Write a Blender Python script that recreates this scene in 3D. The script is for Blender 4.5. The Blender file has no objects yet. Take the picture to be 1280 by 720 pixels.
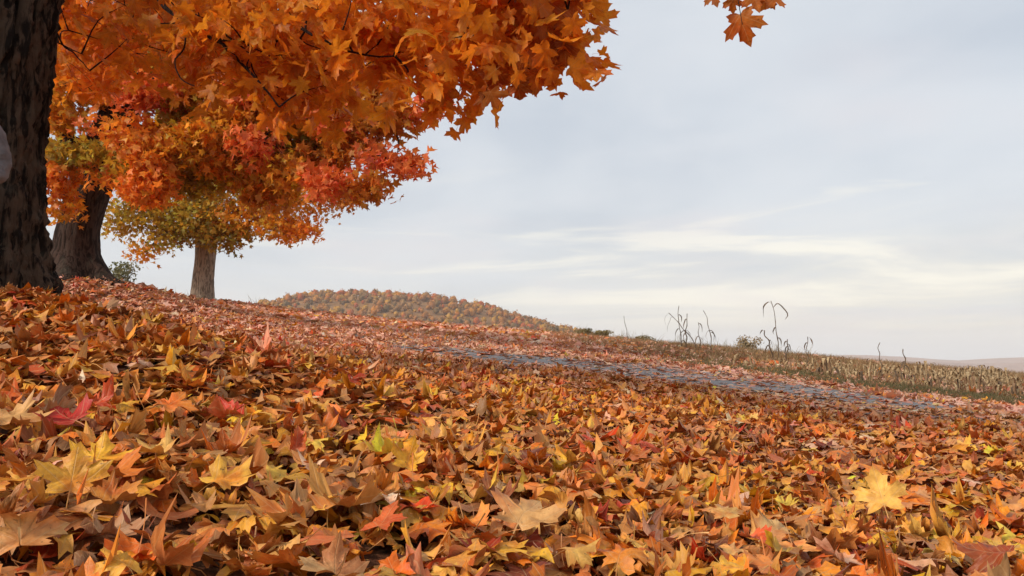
import bpy, math, random
import numpy as np
from mathutils import Vector, Matrix

# ------------------------------------------------------------------ camera, world, sun, exposure
S = bpy.context.scene
COL = S.collection
R = math.radians
rng = np.random.default_rng(11)
random.seed(11)

F = 1000.0                 # focal length in photo pixels (1280 wide)
CAM = np.array([0.0, 0.0, 0.58])
PITCH = math.atan(87 / F)

cam = bpy.data.cameras.new('camera')
cam.sensor_width = 36
cam.lens = 36 * F / 1280
cam.clip_start = 0.05
cam.clip_end = 20000
co = bpy.data.objects.new('camera', cam)
co.location = CAM
co.rotation_euler = (math.pi / 2 + PITCH, 0, 0)
COL.objects.link(co)
S.camera = co

S.view_settings.view_transform = 'Standard'
S.view_settings.look = 'None'
S.view_settings.exposure = 0.45
S.view_settings.gamma = 1.0
S.cycles.volume_bounces = 2

SUN_EL, SUN_AZ = R(33), R(238)          # azimuth clockwise from +Y: behind the camera on its left
W = bpy.data.worlds.new('World')
S.world = W
W.use_nodes = True


class NT:
    """small node-graph helper"""
    def __init__(s, tree):
        s.t = tree
        tree.nodes.clear()

    def n(s, typ, ins=None, **kw):
        nd = s.t.nodes.new(typ)
        for k, v in kw.items():
            setattr(nd, k, v)
        for k, v in (ins or {}).items():
            s.set(nd.inputs[k], v)
        return nd

    def set(s, sock, v):
        if isinstance(v, bpy.types.NodeSocket):
            s.t.links.new(v, sock)
        else:
            sock.default_value = v

    def math(s, op, a, b=None, c=None, clamp=False):
        nd = s.t.nodes.new('ShaderNodeMath')
        nd.operation = op
        nd.use_clamp = clamp
        for i, v in enumerate((a, b, c)):
            if v is not None:
                s.set(nd.inputs[i], v)
        return nd.outputs[0]

    def vmath(s, op, a, b=None, out=0):
        nd = s.t.nodes.new('ShaderNodeVectorMath')
        nd.operation = op
        s.set(nd.inputs[0], a)
        if b is not None:
            s.set(nd.inputs[1], b)
        return nd.outputs[out]

    def mix(s, f, a, b, blend='MIX'):
        nd = s.t.nodes.new('ShaderNodeMix')
        nd.data_type = 'RGBA'
        nd.blend_type = blend
        s.set(nd.inputs[0], f)
        s.set(nd.inputs[6], a)
        s.set(nd.inputs[7], b)
        return nd.outputs[2]

    def ramp(s, f, lo, hi, a=0.0, b=1.0):
        nd = s.t.nodes.new('ShaderNodeMapRange')
        nd.interpolation_type = 'SMOOTHSTEP'
        for i, v in enumerate((f, lo, hi, a, b)):
            s.set(nd.inputs[i], v)
        return nd.outputs[0]

    def noise(s, vec, scale, detail=3, rough=.55, dist=0.0):
        nd = s.n('ShaderNodeTexNoise', {'Scale': scale, 'Detail': detail, 'Roughness': rough, 'Distortion': dist})
        s.set(nd.inputs['Vector'], vec)
        return nd.outputs['Fac']

    def combine(s, x, y, z):
        return s.n('ShaderNodeCombineXYZ', {0: x, 1: y, 2: z}).outputs[0]


def world():
    g = NT(W.node_tree)
    out = g.n('ShaderNodeOutputWorld')
    bg = g.n('ShaderNodeBackground', {'Strength': 0.1})
    g.t.links.new(bg.outputs[0], out.inputs[0])
    sky = g.n('ShaderNodeTexSky', sky_type='NISHITA', sun_disc=False, sun_elevation=SUN_EL, sun_rotation=SUN_AZ,
              air_density=1.0, dust_density=2.0, ozone_density=1.0)
    d = g.n('ShaderNodeTexCoord').outputs['Generated']
    xyz = g.n('ShaderNodeSeparateXYZ', {0: d})
    x, y, z = xyz.outputs
    zc = g.math('MAXIMUM', z, 0.0)
    q = g.math('DIVIDE', 1.0, g.math('ADD', zc, 0.14))
    p = g.combine(g.math('MULTIPLY', x, q), g.math('MULTIPLY', y, q), 0.0)     # a flat cloud deck seen in perspective
    p1 = g.vmath('ADD', p, (3.1, 7.7, 0.0))
    big = g.noise(p1, 0.75, 4, .5, .4)
    fine = g.noise(g.vmath('ADD', p, (11.0, 2.0, 0.0)), 2.2, 6, .55, .6)
    # blue grey deck with lighter lilac and cream parts
    deck = g.mix(g.ramp(big, .34, .66), (4.3, 4.75, 5.35, 1), (5.65, 5.95, 6.3, 1))
    deck = g.mix(g.math('MULTIPLY', g.ramp(fine, .42, .75), .4), deck, (6.0, 6.15, 6.4, 1))
    low = g.ramp(z, 0.0, 0.30, 1.0, 0.0)
    deck = g.mix(g.math('MULTIPLY', low, .55), deck, (6.0, 6.1, 6.2, 1))
    # thin breaks near the horizon, bright and creamy
    ps = g.combine(g.math('MULTIPLY', x, 2.2), g.math('MULTIPLY', y, 2.2), g.math('MULTIPLY', z, 17.0))
    str_ = g.noise(g.vmath('ADD', ps, (5.3, 0.4, 3.35)), 1.25, 6, .55, .7)
    band = g.math('MULTIPLY', g.ramp(z, 0.02, .07), g.ramp(z, .1, .26, 1.0, 0.0))
    side = g.ramp(x, -.1, .5, .25, 1.0)
    glow = g.math('MULTIPLY', g.math('MULTIPLY', g.ramp(z, .0, .05), g.ramp(z, .05, .2, 1.0, 0.0)), g.math('MULTIPLY', side, g.ramp(str_, .30, .6)))
    deck = g.mix(g.math('MULTIPLY', glow, .75), deck, (7.6, 7.1, 6.1, 1))
    brk = g.math('MULTIPLY', g.math('MULTIPLY', g.ramp(str_, .51, .66), band), g.ramp(x, -.4, .3, .4, 1.0))
    deck = g.mix(g.math('MULTIPLY', brk, .85), deck, (8.2, 7.8, 6.8, 1))
    pk = g.noise(g.vmath('ADD', p, (1.7, 9.2, 0.0)), .9, 3, .5)
    deck = g.mix(g.math('MULTIPLY', g.ramp(pk, .5, .72), .45), deck, (6.3, 5.9, 6.0, 1))
    c = g.mix(.9, sky.outputs[0], deck)
    g.set(bg.inputs['Color'], c)


world()

sun = bpy.data.lights.new('sun', 'SUN')
sun.energy = 2.5
sun.angle = R(12)
sun.color = (1.0, 0.90, 0.78)
so = bpy.data.objects.new('sun', sun)
sd = Vector((math.sin(SUN_AZ) * math.cos(SUN_EL), math.cos(SUN_AZ) * math.cos(SUN_EL), math.sin(SUN_EL)))
so.rotation_euler = (-sd).to_track_quat('-Z', 'Y').to_euler()
so.location = (-20, -20, 30)
COL.objects.link(so)


# ------------------------------------------------------------------ helpers
def at(u, v, Y):
    """the point of depth Y (metres along +Y) that a photo pixel looks at"""
    c, s = math.cos(PITCH), math.sin(PITCH)
    a, b = (u - 640) / F, (360 - v) / F
    dy, dz = c - b * s, s + b * c
    return np.array([a * Y / dy, Y, CAM[2] + dz * Y / dy])


def project(P):
    c, s = math.cos(PITCH), math.sin(PITCH)
    d = P - CAM
    fy = d[..., 1] * c + d[..., 2] * s
    up = -d[..., 1] * s + d[..., 2] * c
    fy = np.maximum(fy, 1e-3)
    return 640 + F * d[..., 0] / fy, 360 - F * up / fy, fy


def vnoise(P, seed=0):
    """value noise in any dimension, 0..1"""
    P = np.asarray(P, float)
    i = np.floor(P).astype(np.int64)
    f = P - i
    f = f * f * (3 - 2 * f)
    d = P.shape[-1]
    out = np.zeros(P.shape[:-1])
    for k in range(1 << d):
        w = np.ones(P.shape[:-1])
        h = np.full(P.shape[:-1], seed * 7919 + 13, np.int64)
        for a in range(d):
            bit = (k >> a) & 1
            w = w * (f[..., a] if bit else 1 - f[..., a])
            h = (h * 1103515245 + (i[..., a] + bit) * 374761393 + 12345) & 0x7fffffff
        h = ((h ^ (h >> 13)) * 1274126177) & 0x7fffffff
        h = h ^ (h >> 16)
        out += w * (h & 0xffff) / 65535.0
    return out


def fbm(P, seed=0, octv=4):
    P = np.asarray(P, float)
    t, a, o = 0, .5, 0
    for k in range(octv):
        o = o + a * vnoise(P * 2 ** k + k * 17.3, seed + k)
        t += a
        a *= .5
    return o / t


def make_mesh(name, V, faces, mat, attrs=None, smooth=True):
    """faces: (m,3) or (m,4) array"""
    V = np.ascontiguousarray(V, np.float32)
    faces = np.ascontiguousarray(faces, np.int32)
    me = bpy.data.meshes.new(name)
    m, k = faces.shape
    me.vertices.add(len(V))
    me.vertices.foreach_set('co', V.ravel())
    me.loops.add(m * k)
    me.loops.foreach_set('vertex_index', faces.ravel())
    me.polygons.add(m)
    me.polygons.foreach_set('loop_start', np.arange(0, m * k, k, dtype=np.int32))
    if smooth:
        me.polygons.foreach_set('use_smooth', np.ones(m, bool))
    for an, (typ, data) in (attrs or {}).items():
        a = me.attributes.new(an, typ, 'POINT')
        key = 'color' if typ == 'FLOAT_COLOR' else 'vector' if typ == 'FLOAT_VECTOR' else 'value'
        a.data.foreach_set(key, np.ascontiguousarray(data, np.float32).ravel())
    me.update(calc_edges=True)
    me.materials.append(mat)
    return me


def link(name, me, parent=None, loc=None, **props):
    o = bpy.data.objects.new(name, me)
    COL.objects.link(o)
    if loc is not None:
        o.location = loc
    if parent is not None:
        o.parent = parent
    for k, v in props.items():
        o[k] = v
    return o


def empty(name, loc, **props):
    return link(name, None, None, loc, **props)


# ------------------------------------------------------------------ the lie of the land
TREE1 = np.array([-3.36, 4.75])
TREE2 = np.array([-7.25, 13.2])
TREE3 = np.array([-10.1, 26.0])


def height(x, y):
    x = np.asarray(x, float)
    y = np.asarray(y, float)
    xe = 60 * np.tanh(x / 60)
    ye = np.where(y < 27, y, 27 + 25 * np.tanh((y - 27) / 25))
    h = -.085 * xe + .057 * ye
    q = np.maximum(y - 27, 0)
    h = h - 34 * (1 - np.exp(-(q / 72) ** 2))
    h = h - .006 * np.clip(x - 6, 0, 40)
    bk = np.maximum(-y, 0)
    h = h + .01 * bk
    h = h + .41 * np.exp(-((x + 2.35) ** 2 / 2 / 1.3 ** 2 + (y - 3.3) ** 2 / 2 / np.where(y > 3.3, 1.1, 1.65) ** 2))
    h = h + .08 * np.exp(-((x - TREE1[0]) ** 2 + (y - TREE1[1]) ** 2) / 2 / .8 ** 2)
    h = h + .50 * np.exp(-((x - TREE2[0]) ** 2 + (y - TREE2[1]) ** 2) / 2 / 1.9 ** 2)
    h = h + .20 * np.exp(-((x - TREE3[0]) ** 2 + (y - TREE3[1]) ** 2) / 2 / 2.0 ** 2)
    near = np.exp(-(x ** 2 + y ** 2) / 2 / 30 ** 2)
    h = h + near * .10 * (vnoise(np.stack([x * .45, y * .45], -1), 3) - .5)
    h = h + near * .05 * (vnoise(np.stack([x * 1.7, y * 1.7], -1), 4) - .5)
    h = h + (1 - near) * 1.2 * (vnoise(np.stack([x * .01, y * .01], -1), 5) - .5)
    return h


def surf(u, v, lift=0.0, y0=.6, y1=40):
    """where a photo pixel's ray first meets the ground (raised by lift)"""
    ys = np.linspace(y0, y1, 6000)
    p0, p1 = at(u, v, 0), at(u, v, 1)
    P = p0 + (p1 - p0) * ys[:, None]
    hit = np.nonzero(P[:, 2] < height(P[:, 0], P[:, 1]) + lift)[0]
    return P[hit[0]] if len(hit) else P[-1]


# road: a narrow lane that comes in on the right and passes over the crest on the left
ROAD = np.array([[13.0, 4.0], [8.0, 5.5], [4.9, 6.7], [2.6, 8.2], [0.6, 10.2], [-1.4, 13.2], [-3.4, 17.5], [-5.4, 24.0], [-6.6, 30.0], [-7.4, 38.0]])
ROAD_W = 1.95


def resample(P, n):
    P = np.asarray(P, float)
    # Catmull-Rom
    Q = np.vstack([2 * P[0] - P[1], P, 2 * P[-1] - P[-2]])
    out = []
    seg = len(P) - 1
    for k in range(n):
        t = k / (n - 1) * seg
        i = min(int(t), seg - 1)
        f = t - i
        a, b, c, d = Q[i], Q[i + 1], Q[i + 2], Q[i + 3]
        out.append(.5 * ((2 * b) + (c - a) * f + (2 * a - 5 * b + 4 * c - d) * f ** 2 + (3 * b - a - 3 * c + d) * f ** 3))
    return np.array(out)


ROADS = resample(ROAD, 160)


def road_dist(x, y):
    x = np.asarray(x, float)
    y = np.asarray(y, float)
    out = np.full(x.shape, 1e9)
    side = np.zeros(x.shape)
    for a, b in zip(ROADS[:-1:2], ROADS[2::2]):
        ab = b - a
        t = np.clip(((x - a[0]) * ab[0] + (y - a[1]) * ab[1]) / (ab @ ab), 0, 1)
        dx, dy = x - (a[0] + t * ab[0]), y - (a[1] + t * ab[1])
        d = np.hypot(dx, dy)
        s = np.sign(ab[0] * dy - ab[1] * dx)      # negative is the far, right-hand side
        side = np.where(d < out, s, side)
        out = np.minimum(out, d)
    return out * side     # >0: camera side


# ------------------------------------------------------------------ materials
def new_mat(name):
    m = bpy.data.materials.new(name)
    m.use_nodes = True
    g = NT(m.node_tree)
    out = g.n('ShaderNodeOutputMaterial')
    return m, g, out


def leaf_material(name, transl, back, veins=True, spec=.35, rough=.5, fade=.30):
    m, g, out = new_mat(name)
    col = g.n('ShaderNodeAttribute', attribute_name='col').outputs['Color']
    luv = g.n('ShaderNodeAttribute', attribute_name='luv').outputs['Vector']
    x, y, r = g.n('ShaderNodeSeparateXYZ', {0: luv}).outputs
    nz = g.n('ShaderNodeTexNoise', {'Scale': 3.2, 'Detail': 4, 'Roughness': .6})
    g.set(nz.inputs['Vector'], luv)
    n1 = nz.outputs['Fac']
    c = g.mix(g.ramp(n1, .3, .72), g.mix(1, col, (.72, .62, .5, 1), 'MULTIPLY'), g.mix(1, col, (1.16, 1.18, 1.12, 1), 'MULTIPLY'))
    n4 = g.noise(g.vmath('ADD', luv, (4.0, 9.0, 2.5)), 1.3, 2, .5)
    c = g.mix(g.math('MULTIPLY', g.ramp(n4, .46, .66), .75), c, g.mix(1, c, (1.0, .58, .45, 1), 'MULTIPLY'))
    if veins:
        ax = g.math('ABSOLUTE', x)
        v = g.math('SUBTRACT', 1.0, g.math('DIVIDE', ax, .014), clamp=True)
        for ang in (50, 100):
            ca, sa = math.cos(R(ang)), math.sin(R(ang))
            dd = g.math('ABSOLUTE', g.math('SUBTRACT', g.math('MULTIPLY', ax, ca), g.math('MULTIPLY', y, sa)))
            fwd = g.math('GREATER_THAN', g.math('ADD', g.math('MULTIPLY', ax, sa), g.math('MULTIPLY', y, ca)), 0.0)
            v = g.math('MAXIMUM', v, g.math('MULTIPLY', fwd, g.math('SUBTRACT', 1.0, g.math('DIVIDE', dd, .011), clamp=True)))
        # side veins
        w = g.math('SINE', g.math('MULTIPLY', g.math('SUBTRACT', y, g.math('MULTIPLY', ax, .8)), 46.0))
        sv = g.math('MULTIPLY', g.ramp(w, .86, 1.0), .35)
        v = g.math('MAXIMUM', v, sv)
        c = g.mix(g.math('MULTIPLY', v, .42), c, (.62, .42, .2, 1))
        n2 = g.noise(g.vmath('MULTIPLY', luv, (1, 1, 1.7)), 9, 2, .5)
        c = g.mix(g.math('MULTIPLY', g.ramp(n2, .66, .74), .65), c, (.09, .045, .025, 1))
    bf = g.n('ShaderNodeNewGeometry').outputs['Backfacing']
    pale = g.mix(fade, c, back)
    c = g.mix(bf, c, pale)
    b = g.n('ShaderNodeBsdfPrincipled', {'Base Color': c, 'Roughness': rough, 'Specular IOR Level': spec})
    if veins:
        bh = g.math('ADD', g.math('MULTIPLY', v, -.5), g.noise(luv, 14, 3, .6))
        bm = g.n('ShaderNodeBump', {'Strength': .35, 'Distance': .004, 'Height': bh})
        g.set(b.inputs['Normal'], bm.outputs[0])
    t = g.n('ShaderNodeBsdfTranslucent', {'Color': g.mix(1, c, (1.25, 1.0, .7, 1), 'MULTIPLY')})
    mx = g.n('ShaderNodeMixShader', {0: transl, 1: b.outputs[0], 2: t.outputs[0]})
    g.t.links.new(mx.outputs[0], out.inputs[0])
    return m


M_LITTER = leaf_material('dry_leaf', .09, (.62, .34, .13, 1))
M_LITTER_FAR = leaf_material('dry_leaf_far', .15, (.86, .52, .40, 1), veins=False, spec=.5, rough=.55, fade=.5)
M_CROWN = leaf_material('maple_leaf', .52, (.60, .26, .04, 1))
M_CROWN_FAR = leaf_material('maple_leaf_far', .45, (.6, .30, .08, 1), veins=False)


def bark_material(name, dark, light, lichen, scale=1.0):
    m, g, out = new_mat(name)
    p = g.n('ShaderNodeTexCoord').outputs['Object']
    st = g.vmath('MULTIPLY', p, (13 * scale, 13 * scale, 2.6 * scale))
    n1 = g.noise(st, 1.6, 6, .62, .5)
    n2 = g.noise(p, 5 * scale, 5, .6)
    n3 = g.noise(p, 38 * scale, 4, .65)
    c = g.mix(g.ramp(n1, .42, .56), dark, light)
    c = g.mix(g.math('MULTIPLY', g.ramp(n2, .52, .7), .45), c, lichen)
    c = g.mix(g.math('MULTIPLY', n3, .45), c, g.mix(1, c, (.45, .42, .4, 1), 'MULTIPLY'))
    b = g.n('ShaderNodeBsdfPrincipled', {'Base Color': c, 'Roughness': .92, 'Specular IOR Level': .12})
    hh = g.math('ADD', n1, g.math('MULTIPLY', n3, .35))
    bm = g.n('ShaderNodeBump', {'Strength': .8, 'Distance': .03, 'Height': hh})
    g.set(b.inputs['Normal'], bm.outputs[0])
    g.t.links.new(b.outputs[0], out.inputs[0])
    return m


M_BARK1 = bark_material('furrowed_bark', (.014, .010, .008, 1), (.105, .072, .05, 1), (.11, .10, .075, 1))
M_BARK2 = bark_material('dark_bark', (.022, .014, .011, 1), (.07, .045, .034, 1), (.08, .075, .055, 1))
M_BARK3 = bark_material('grey_bark', (.15, .115, .085, 1), (.40, .32, .24, 1), (.34, .32, .25, 1))
M_TWIG = bark_material('twig_bark', (.022, .014, .012, 1), (.055, .035, .028, 1), (.05, .04, .03, 1), 4)


def flat_material(name, a, b, scale=8.0, rough=.9, detail=4, bump=0.0):
    m, g, out = new_mat(name)
    p = g.n('ShaderNodeTexCoord').outputs['Object']
    n = g.noise(p, scale, detail, .6)
    c = g.mix(g.ramp(n, .3, .7), a, b)
    s = g.n('ShaderNodeBsdfPrincipled', {'Base Color': c, 'Roughness': rough, 'Specular IOR Level': .2})
    if bump:
        bm = g.n('ShaderNodeBump', {'Strength': .6, 'Distance': bump, 'Height': n})
        g.set(s.inputs['Normal'], bm.outputs[0])
    g.t.links.new(s.outputs[0], out.inputs[0])
    return m


def attr_material(name, rough=.8, transl=0.0, spec=.2):
    m, g, out = new_mat(name)
    c = g.n('ShaderNodeAttribute', attribute_name='col').outputs['Color']
    b = g.n('ShaderNodeBsdfPrincipled', {'Base Color': c, 'Roughness': rough, 'Specular IOR Level': spec})
    sh = b.outputs[0]
    if transl:
        t = g.n('ShaderNodeBsdfTranslucent', {'Color': c})
        sh = g.n('ShaderNodeMixShader', {0: transl, 1: b.outputs[0], 2: t.outputs[0]}).outputs[0]
    g.t.links.new(sh, out.inputs[0])
    return m


M_BLADE = attr_material('dry_blade', .75, .2)
M_FOREST = attr_material('far_foliage', .9, .15, .1)


# ------------------------------------------------------------------ ground
def ground_material():
    m, g, out = new_mat('leafy_soil')
    p = g.n('ShaderNodeTexCoord').outputs['Object']
    n1 = g.noise(p, 11, 5, .65)
    n2 = g.noise(p, 1.1, 3, .5)
    n3 = g.noise(p, 34, 3, .6)
    soil = g.mix(g.ramp(n1, .35, .65), (.055, .032, .02, 1), (.19, .075, .035, 1))
    soil = g.mix(g.math('MULTIPLY', g.ramp(n3, .5, .62), .7), soil, (.36, .16, .085, 1))
    far = g.mix(g.ramp(n2, .4, .6), (.13, .10, .045, 1), (.16, .075, .035, 1))
    d = g.vmath('LENGTH', p, out='Value')
    c = g.mix(g.ramp(d, 34, 90), soil, far)
    b = g.n('ShaderNodeBsdfPrincipled', {'Base Color': c, 'Roughness': .95, 'Specular IOR Level': .1})
    bm = g.n('ShaderNodeBump', {'Strength': .7, 'Distance': .03, 'Height': n1})
    g.set(b.inputs['Normal'], bm.outputs[0])
    g.t.links.new(b.outputs[0], out.inputs[0])
    return m


def axis(lo, hi, fine0, fine1, step, grow=1.16):
    a = list(np.arange(fine0, fine1 + 1e-6, step))
    s, x = step, fine1
    while x < hi:
        s *= grow
        x += s
        a.append(x)
    s, x = step, fine0
    while x > lo:
        s *= grow
        x -= s
        a.insert(0, x)
    return np.array(a)


def grid_faces(nx, ny):
    i = np.arange(nx - 1)[None, :] + np.arange(ny - 1)[:, None] * nx
    return np.stack([i, i + 1, i + 1 + nx, i + nx], -1).reshape(-1, 4)


gx = axis(-3000, 3000, -18, 22, .3)
gy = axis(-400, 3400, -2, 40, .3)
GX, GY = np.meshgrid(gx, gy)
V = np.stack([GX, GY, height(GX, GY)], -1).reshape(-1, 3)
link('ground', make_mesh('ground', V, grid_faces(len(gx), len(gy)), ground_material()), kind='structure')


def road_mesh():
    n = 150
    C = resample(ROAD, n)
    T = np.gradient(C, axis=0)
    T /= np.linalg.norm(T, axis=1)[:, None]
    N = np.stack([-T[:, 1], T[:, 0]], -1)
    off = np.linspace(-ROAD_W, ROAD_W, 13)
    ragged = 1 + .06 * np.sin(np.arange(n) * 1.7) + .05 * np.sin(np.arange(n) * .6 + 1)
    P = C[:, None, :] + N[:, None, :] * off[None, :, None] * ragged[:, None, None]
    z = height(P[..., 0], P[..., 1]) + .02 + .02 * (1 - (off[None, :] / ROAD_W) ** 2)
    V = np.concatenate([P, z[..., None]], -1).reshape(-1, 3)
    m, g, out = new_mat('worn_asphalt')
    p = g.n('ShaderNodeTexCoord').outputs['Object']
    n1 = g.noise(p, 90, 3, .7)
    n2 = g.noise(p, 1.4, 4, .6)
    c = g.mix(g.ramp(n1, .35, .7), (.17, .16, .16, 1), (.35, .335, .33, 1))
    c = g.mix(g.math('MULTIPLY', g.ramp(n2, .45, .7), .5), c, (.30, .28, .275, 1))
    b = g.n('ShaderNodeBsdfPrincipled', {'Base Color': c, 'Roughness': .85, 'Specular IOR Level': .15})
    bm = g.n('ShaderNodeBump', {'Strength': .5, 'Distance': .006, 'Height': n1})
    g.set(b.inputs['Normal'], bm.outputs[0])
    g.t.links.new(b.outputs[0], out.inputs[0])
    link('road', make_mesh('road', V, grid_faces(13, n), m), kind='structure')


road_mesh()

# ------------------------------------------------------------------ maple leaf shapes
HALF = np.array([(.02, -.01), (.12, -.09), (.27, -.12), (.44, -.10), (.37, .02), (.41, .08), (.32, .15), (.50, .22), (.67, .28), (.60, .37),
                 (.72, .57), (.53, .53), (.46, .60), (.35, .52), (.20, .46), (.22, .60), (.27, .72), (.15, .75), (.10, .85)])
HALF_MID = np.array([(.02, -.01), (.27, -.12), (.44, -.10), (.33, .14), (.67, .28), (.58, .37), (.72, .57), (.46, .59), (.20, .46), (.27, .72), (.13, .78)])
HALF_LOW = np.array([(.25, -.12), (.42, -.06), (.32, .14), (.70, .5), (.20, .46)])
HALF_TINY = np.array([(.35, -.06), (.66, .45)])
CEN = np.array([0, .22])


def template(half, ring, stalk):
    o = np.vstack([half, [(0, 1.0)], (half * [-1, 1])[::-1]])
    n = len(o)
    V, Fc = [CEN.copy()], []
    if ring:
        V += list(CEN + (o - CEN) * .52)
        V += list(o)
        for i in range(n):
            j = (i + 1) % n
            Fc.append((0, 1 + i, 1 + j))
            Fc += [(1 + i, 1 + n + i, 1 + n + j), (1 + i, 1 + n + j, 1 + j)]
    else:
        V += list(o)
        for i in range(n):
            Fc.append((0, 1 + i, 1 + (i + 1) % n))
    if stalk:
        b = len(V)
        ys = np.array([.0, -.18, -.38, -.58])
        w = np.array([.012, .010, .010, .016])
        for yy, ww in zip(ys, w):
            V += [np.array([-ww, yy]), np.array([ww, yy])]
        for k in range(3):
            a = b + 2 * k
            Fc += [(a, a + 1, a + 3), (a, a + 3, a + 2)]
    return np.array(V), np.array(Fc)


T_HI = template(HALF, True, True)
T_MID = template(HALF_MID, False, True)
T_HANG = template(HALF, False, False)
T_LOW = template(HALF_LOW, False, False)
T_TINY = template(HALF_TINY, False, False)


def frames(normal, tip):
    """rotation matrices with local z = normal and local y as near tip as possible"""
    n = normal / np.linalg.norm(normal, axis=-1, keepdims=True)
    t = tip - (tip * n).sum(-1, keepdims=True) * n
    t /= np.maximum(np.linalg.norm(t, axis=-1, keepdims=True), 1e-6)
    x = np.cross(t, n)
    return np.stack([x, t, n], -1)


def leaf_batch(tmpl, pos, rot, size, color, curl, rg, luv_z=None, cup=None):
    """deformed maple leaves; returns verts (N*n,3), faces, attrs"""
    T, Fc = tmpl
    N, n = len(pos), len(T)
    X = np.repeat(T[None, :, 0], N, 0)
    Y = np.repeat(T[None, :, 1], N, 0)
    asp = rg.uniform(.86, 1.12, (N, 1))
    X = X * asp
    # uneven lobes
    X = X * (1 + .12 * rg.normal(size=(N, 1)) * np.sign(X))
    ang = rg.uniform(0, 2 * np.pi, (N, 1))
    c = curl[:, None]
    k1 = c * rg.normal(0, 1.5, (N, 1)) + c * rg.choice([-1, 1], (N, 1)) * 1.3
    k2 = c * rg.normal(0, 1.5, (N, 1))
    k3 = c * rg.normal(0, .9, (N, 1))
    if cup is not None:
        k1 = np.clip(np.abs(k1), 0, 3.6) * cup[:, None]
        k2 = k2 * .6 + np.abs(k2) * .5 * cup[:, None]

    def bend(a, k):
        k = np.where(np.abs(k) < 1e-3, 1e-3, k)
        return np.sin(k * a) / k, (1 - np.cos(k * a)) / k

    Xb, Z1 = bend(X, k1)
    Yc = Y - .3
    Yb, Z2 = bend(Yc, k2)
    Z = Z1 + Z2
    d = X * np.cos(ang) + Yc * np.sin(ang)
    Z = Z + k3 * .5 * d * d
    rad = np.hypot(X, Yc)
    th = np.arctan2(Yc, X)
    ph = rg.uniform(0, 6.28, (N, 1))
    Z = Z + c * .22 * rad ** 1.5 * np.sin(5 * th + ph) + c * .05 * np.sin(9 * X + ph) * rad
    Z = Z + c * .07 * np.sin(7 * X + 3 * ph) * np.cos(6 * Y + ph)
    P = np.stack([Xb, Yb, Z], -1) * size[:, None, None]
    P = np.einsum('nij,nvj->nvi', rot, P) + pos[:, None, :]
    faces = (Fc[None] + (np.arange(N) * n)[:, None, None]).reshape(-1, 3)
    z = rg.uniform(0, 400, N) if luv_z is None else luv_z
    luv = np.stack([np.repeat(T[None, :, 0], N, 0), np.repeat(T[None, :, 1], N, 0), np.repeat(z[:, None], n, 1)], -1)
    cc = np.ones((N, n, 4))
    cc[..., :3] = color[:, None, :]
    return P.reshape(-1, 3), faces, {'col': ('FLOAT_COLOR', cc.reshape(-1, 4)), 'luv': ('FLOAT_VECTOR', luv.reshape(-1, 3))}


# leaf pigments (reflectance)
PAL = {
    'tan': (.66, .29, .075), 'yellow': (.76, .40, .025), 'orange': (.70, .20, .014), 'rust': (.56, .13, .012), 'red': (.52, .055, .016),
    'maroon': (.17, .032, .016), 'brown': (.26, .095, .032), 'grey': (.36, .20, .115), 'pink': (.88, .44, .31), 'gold': (.68, .29, .022),
}
PN = list(PAL)
PC = np.array([PAL[k] for k in PN])
#               tan  yel  oran rust red  maro brow grey pink gold
W_NEAR = np.array([.25, .12, .18, .13, .06, .09, .06, .03, .03, .15])
W_MID = np.array([.14, .07, .25, .21, .07, .07, .05, .02, .06, .14])
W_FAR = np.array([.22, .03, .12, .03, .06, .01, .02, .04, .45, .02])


def pick_colors(x, y, rg):
    d = np.hypot(x, y)
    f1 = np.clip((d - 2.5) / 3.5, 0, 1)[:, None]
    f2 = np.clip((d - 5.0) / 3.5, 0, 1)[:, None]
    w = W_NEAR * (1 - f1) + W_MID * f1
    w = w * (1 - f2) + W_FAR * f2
    pat = fbm(np.stack([x * .8, y * .8], -1), 21, 3)
    w = w * (1 + np.clip((pat[:, None] - .5) * 3, -.7, .9) * np.array([-.4, 1, 1, 0, .4, -.3, -.5, -.6, 0, 1])[None])
    cs = np.cumsum(w / w.sum(1, keepdims=True), 1)
    k = (rg.uniform(size=(len(x), 1)) > cs).sum(1).clip(0, len(PN) - 1)
    c = PC[k]
    k2 = (rg.uniform(size=(len(x), 1)) > cs).sum(1).clip(0, len(PN) - 1)
    m = rg.uniform(0, .35, (len(x), 1))
    c = c * (1 - m) + PC[k2] * m
    c = c * np.exp(rg.normal(.03, .25, (len(x), 1))) * np.exp(rg.normal(0, .06, (len(x), 3)))
    return np.clip(c, .01, .8), k


def litter_layout(n_per_m2, r0, r1, rg, half=.71):
    """random points in the view fan between two distances"""
    th1 = math.atan(half)
    area = th1 * (r1 * r1 - r0 * r0)
    n = int(area * n_per_m2)
    r = np.sqrt(rg.uniform(r0 * r0, r1 * r1, n))
    a = rg.uniform(-th1, th1, n)
    return r * np.sin(a), r * np.cos(a)


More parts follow.
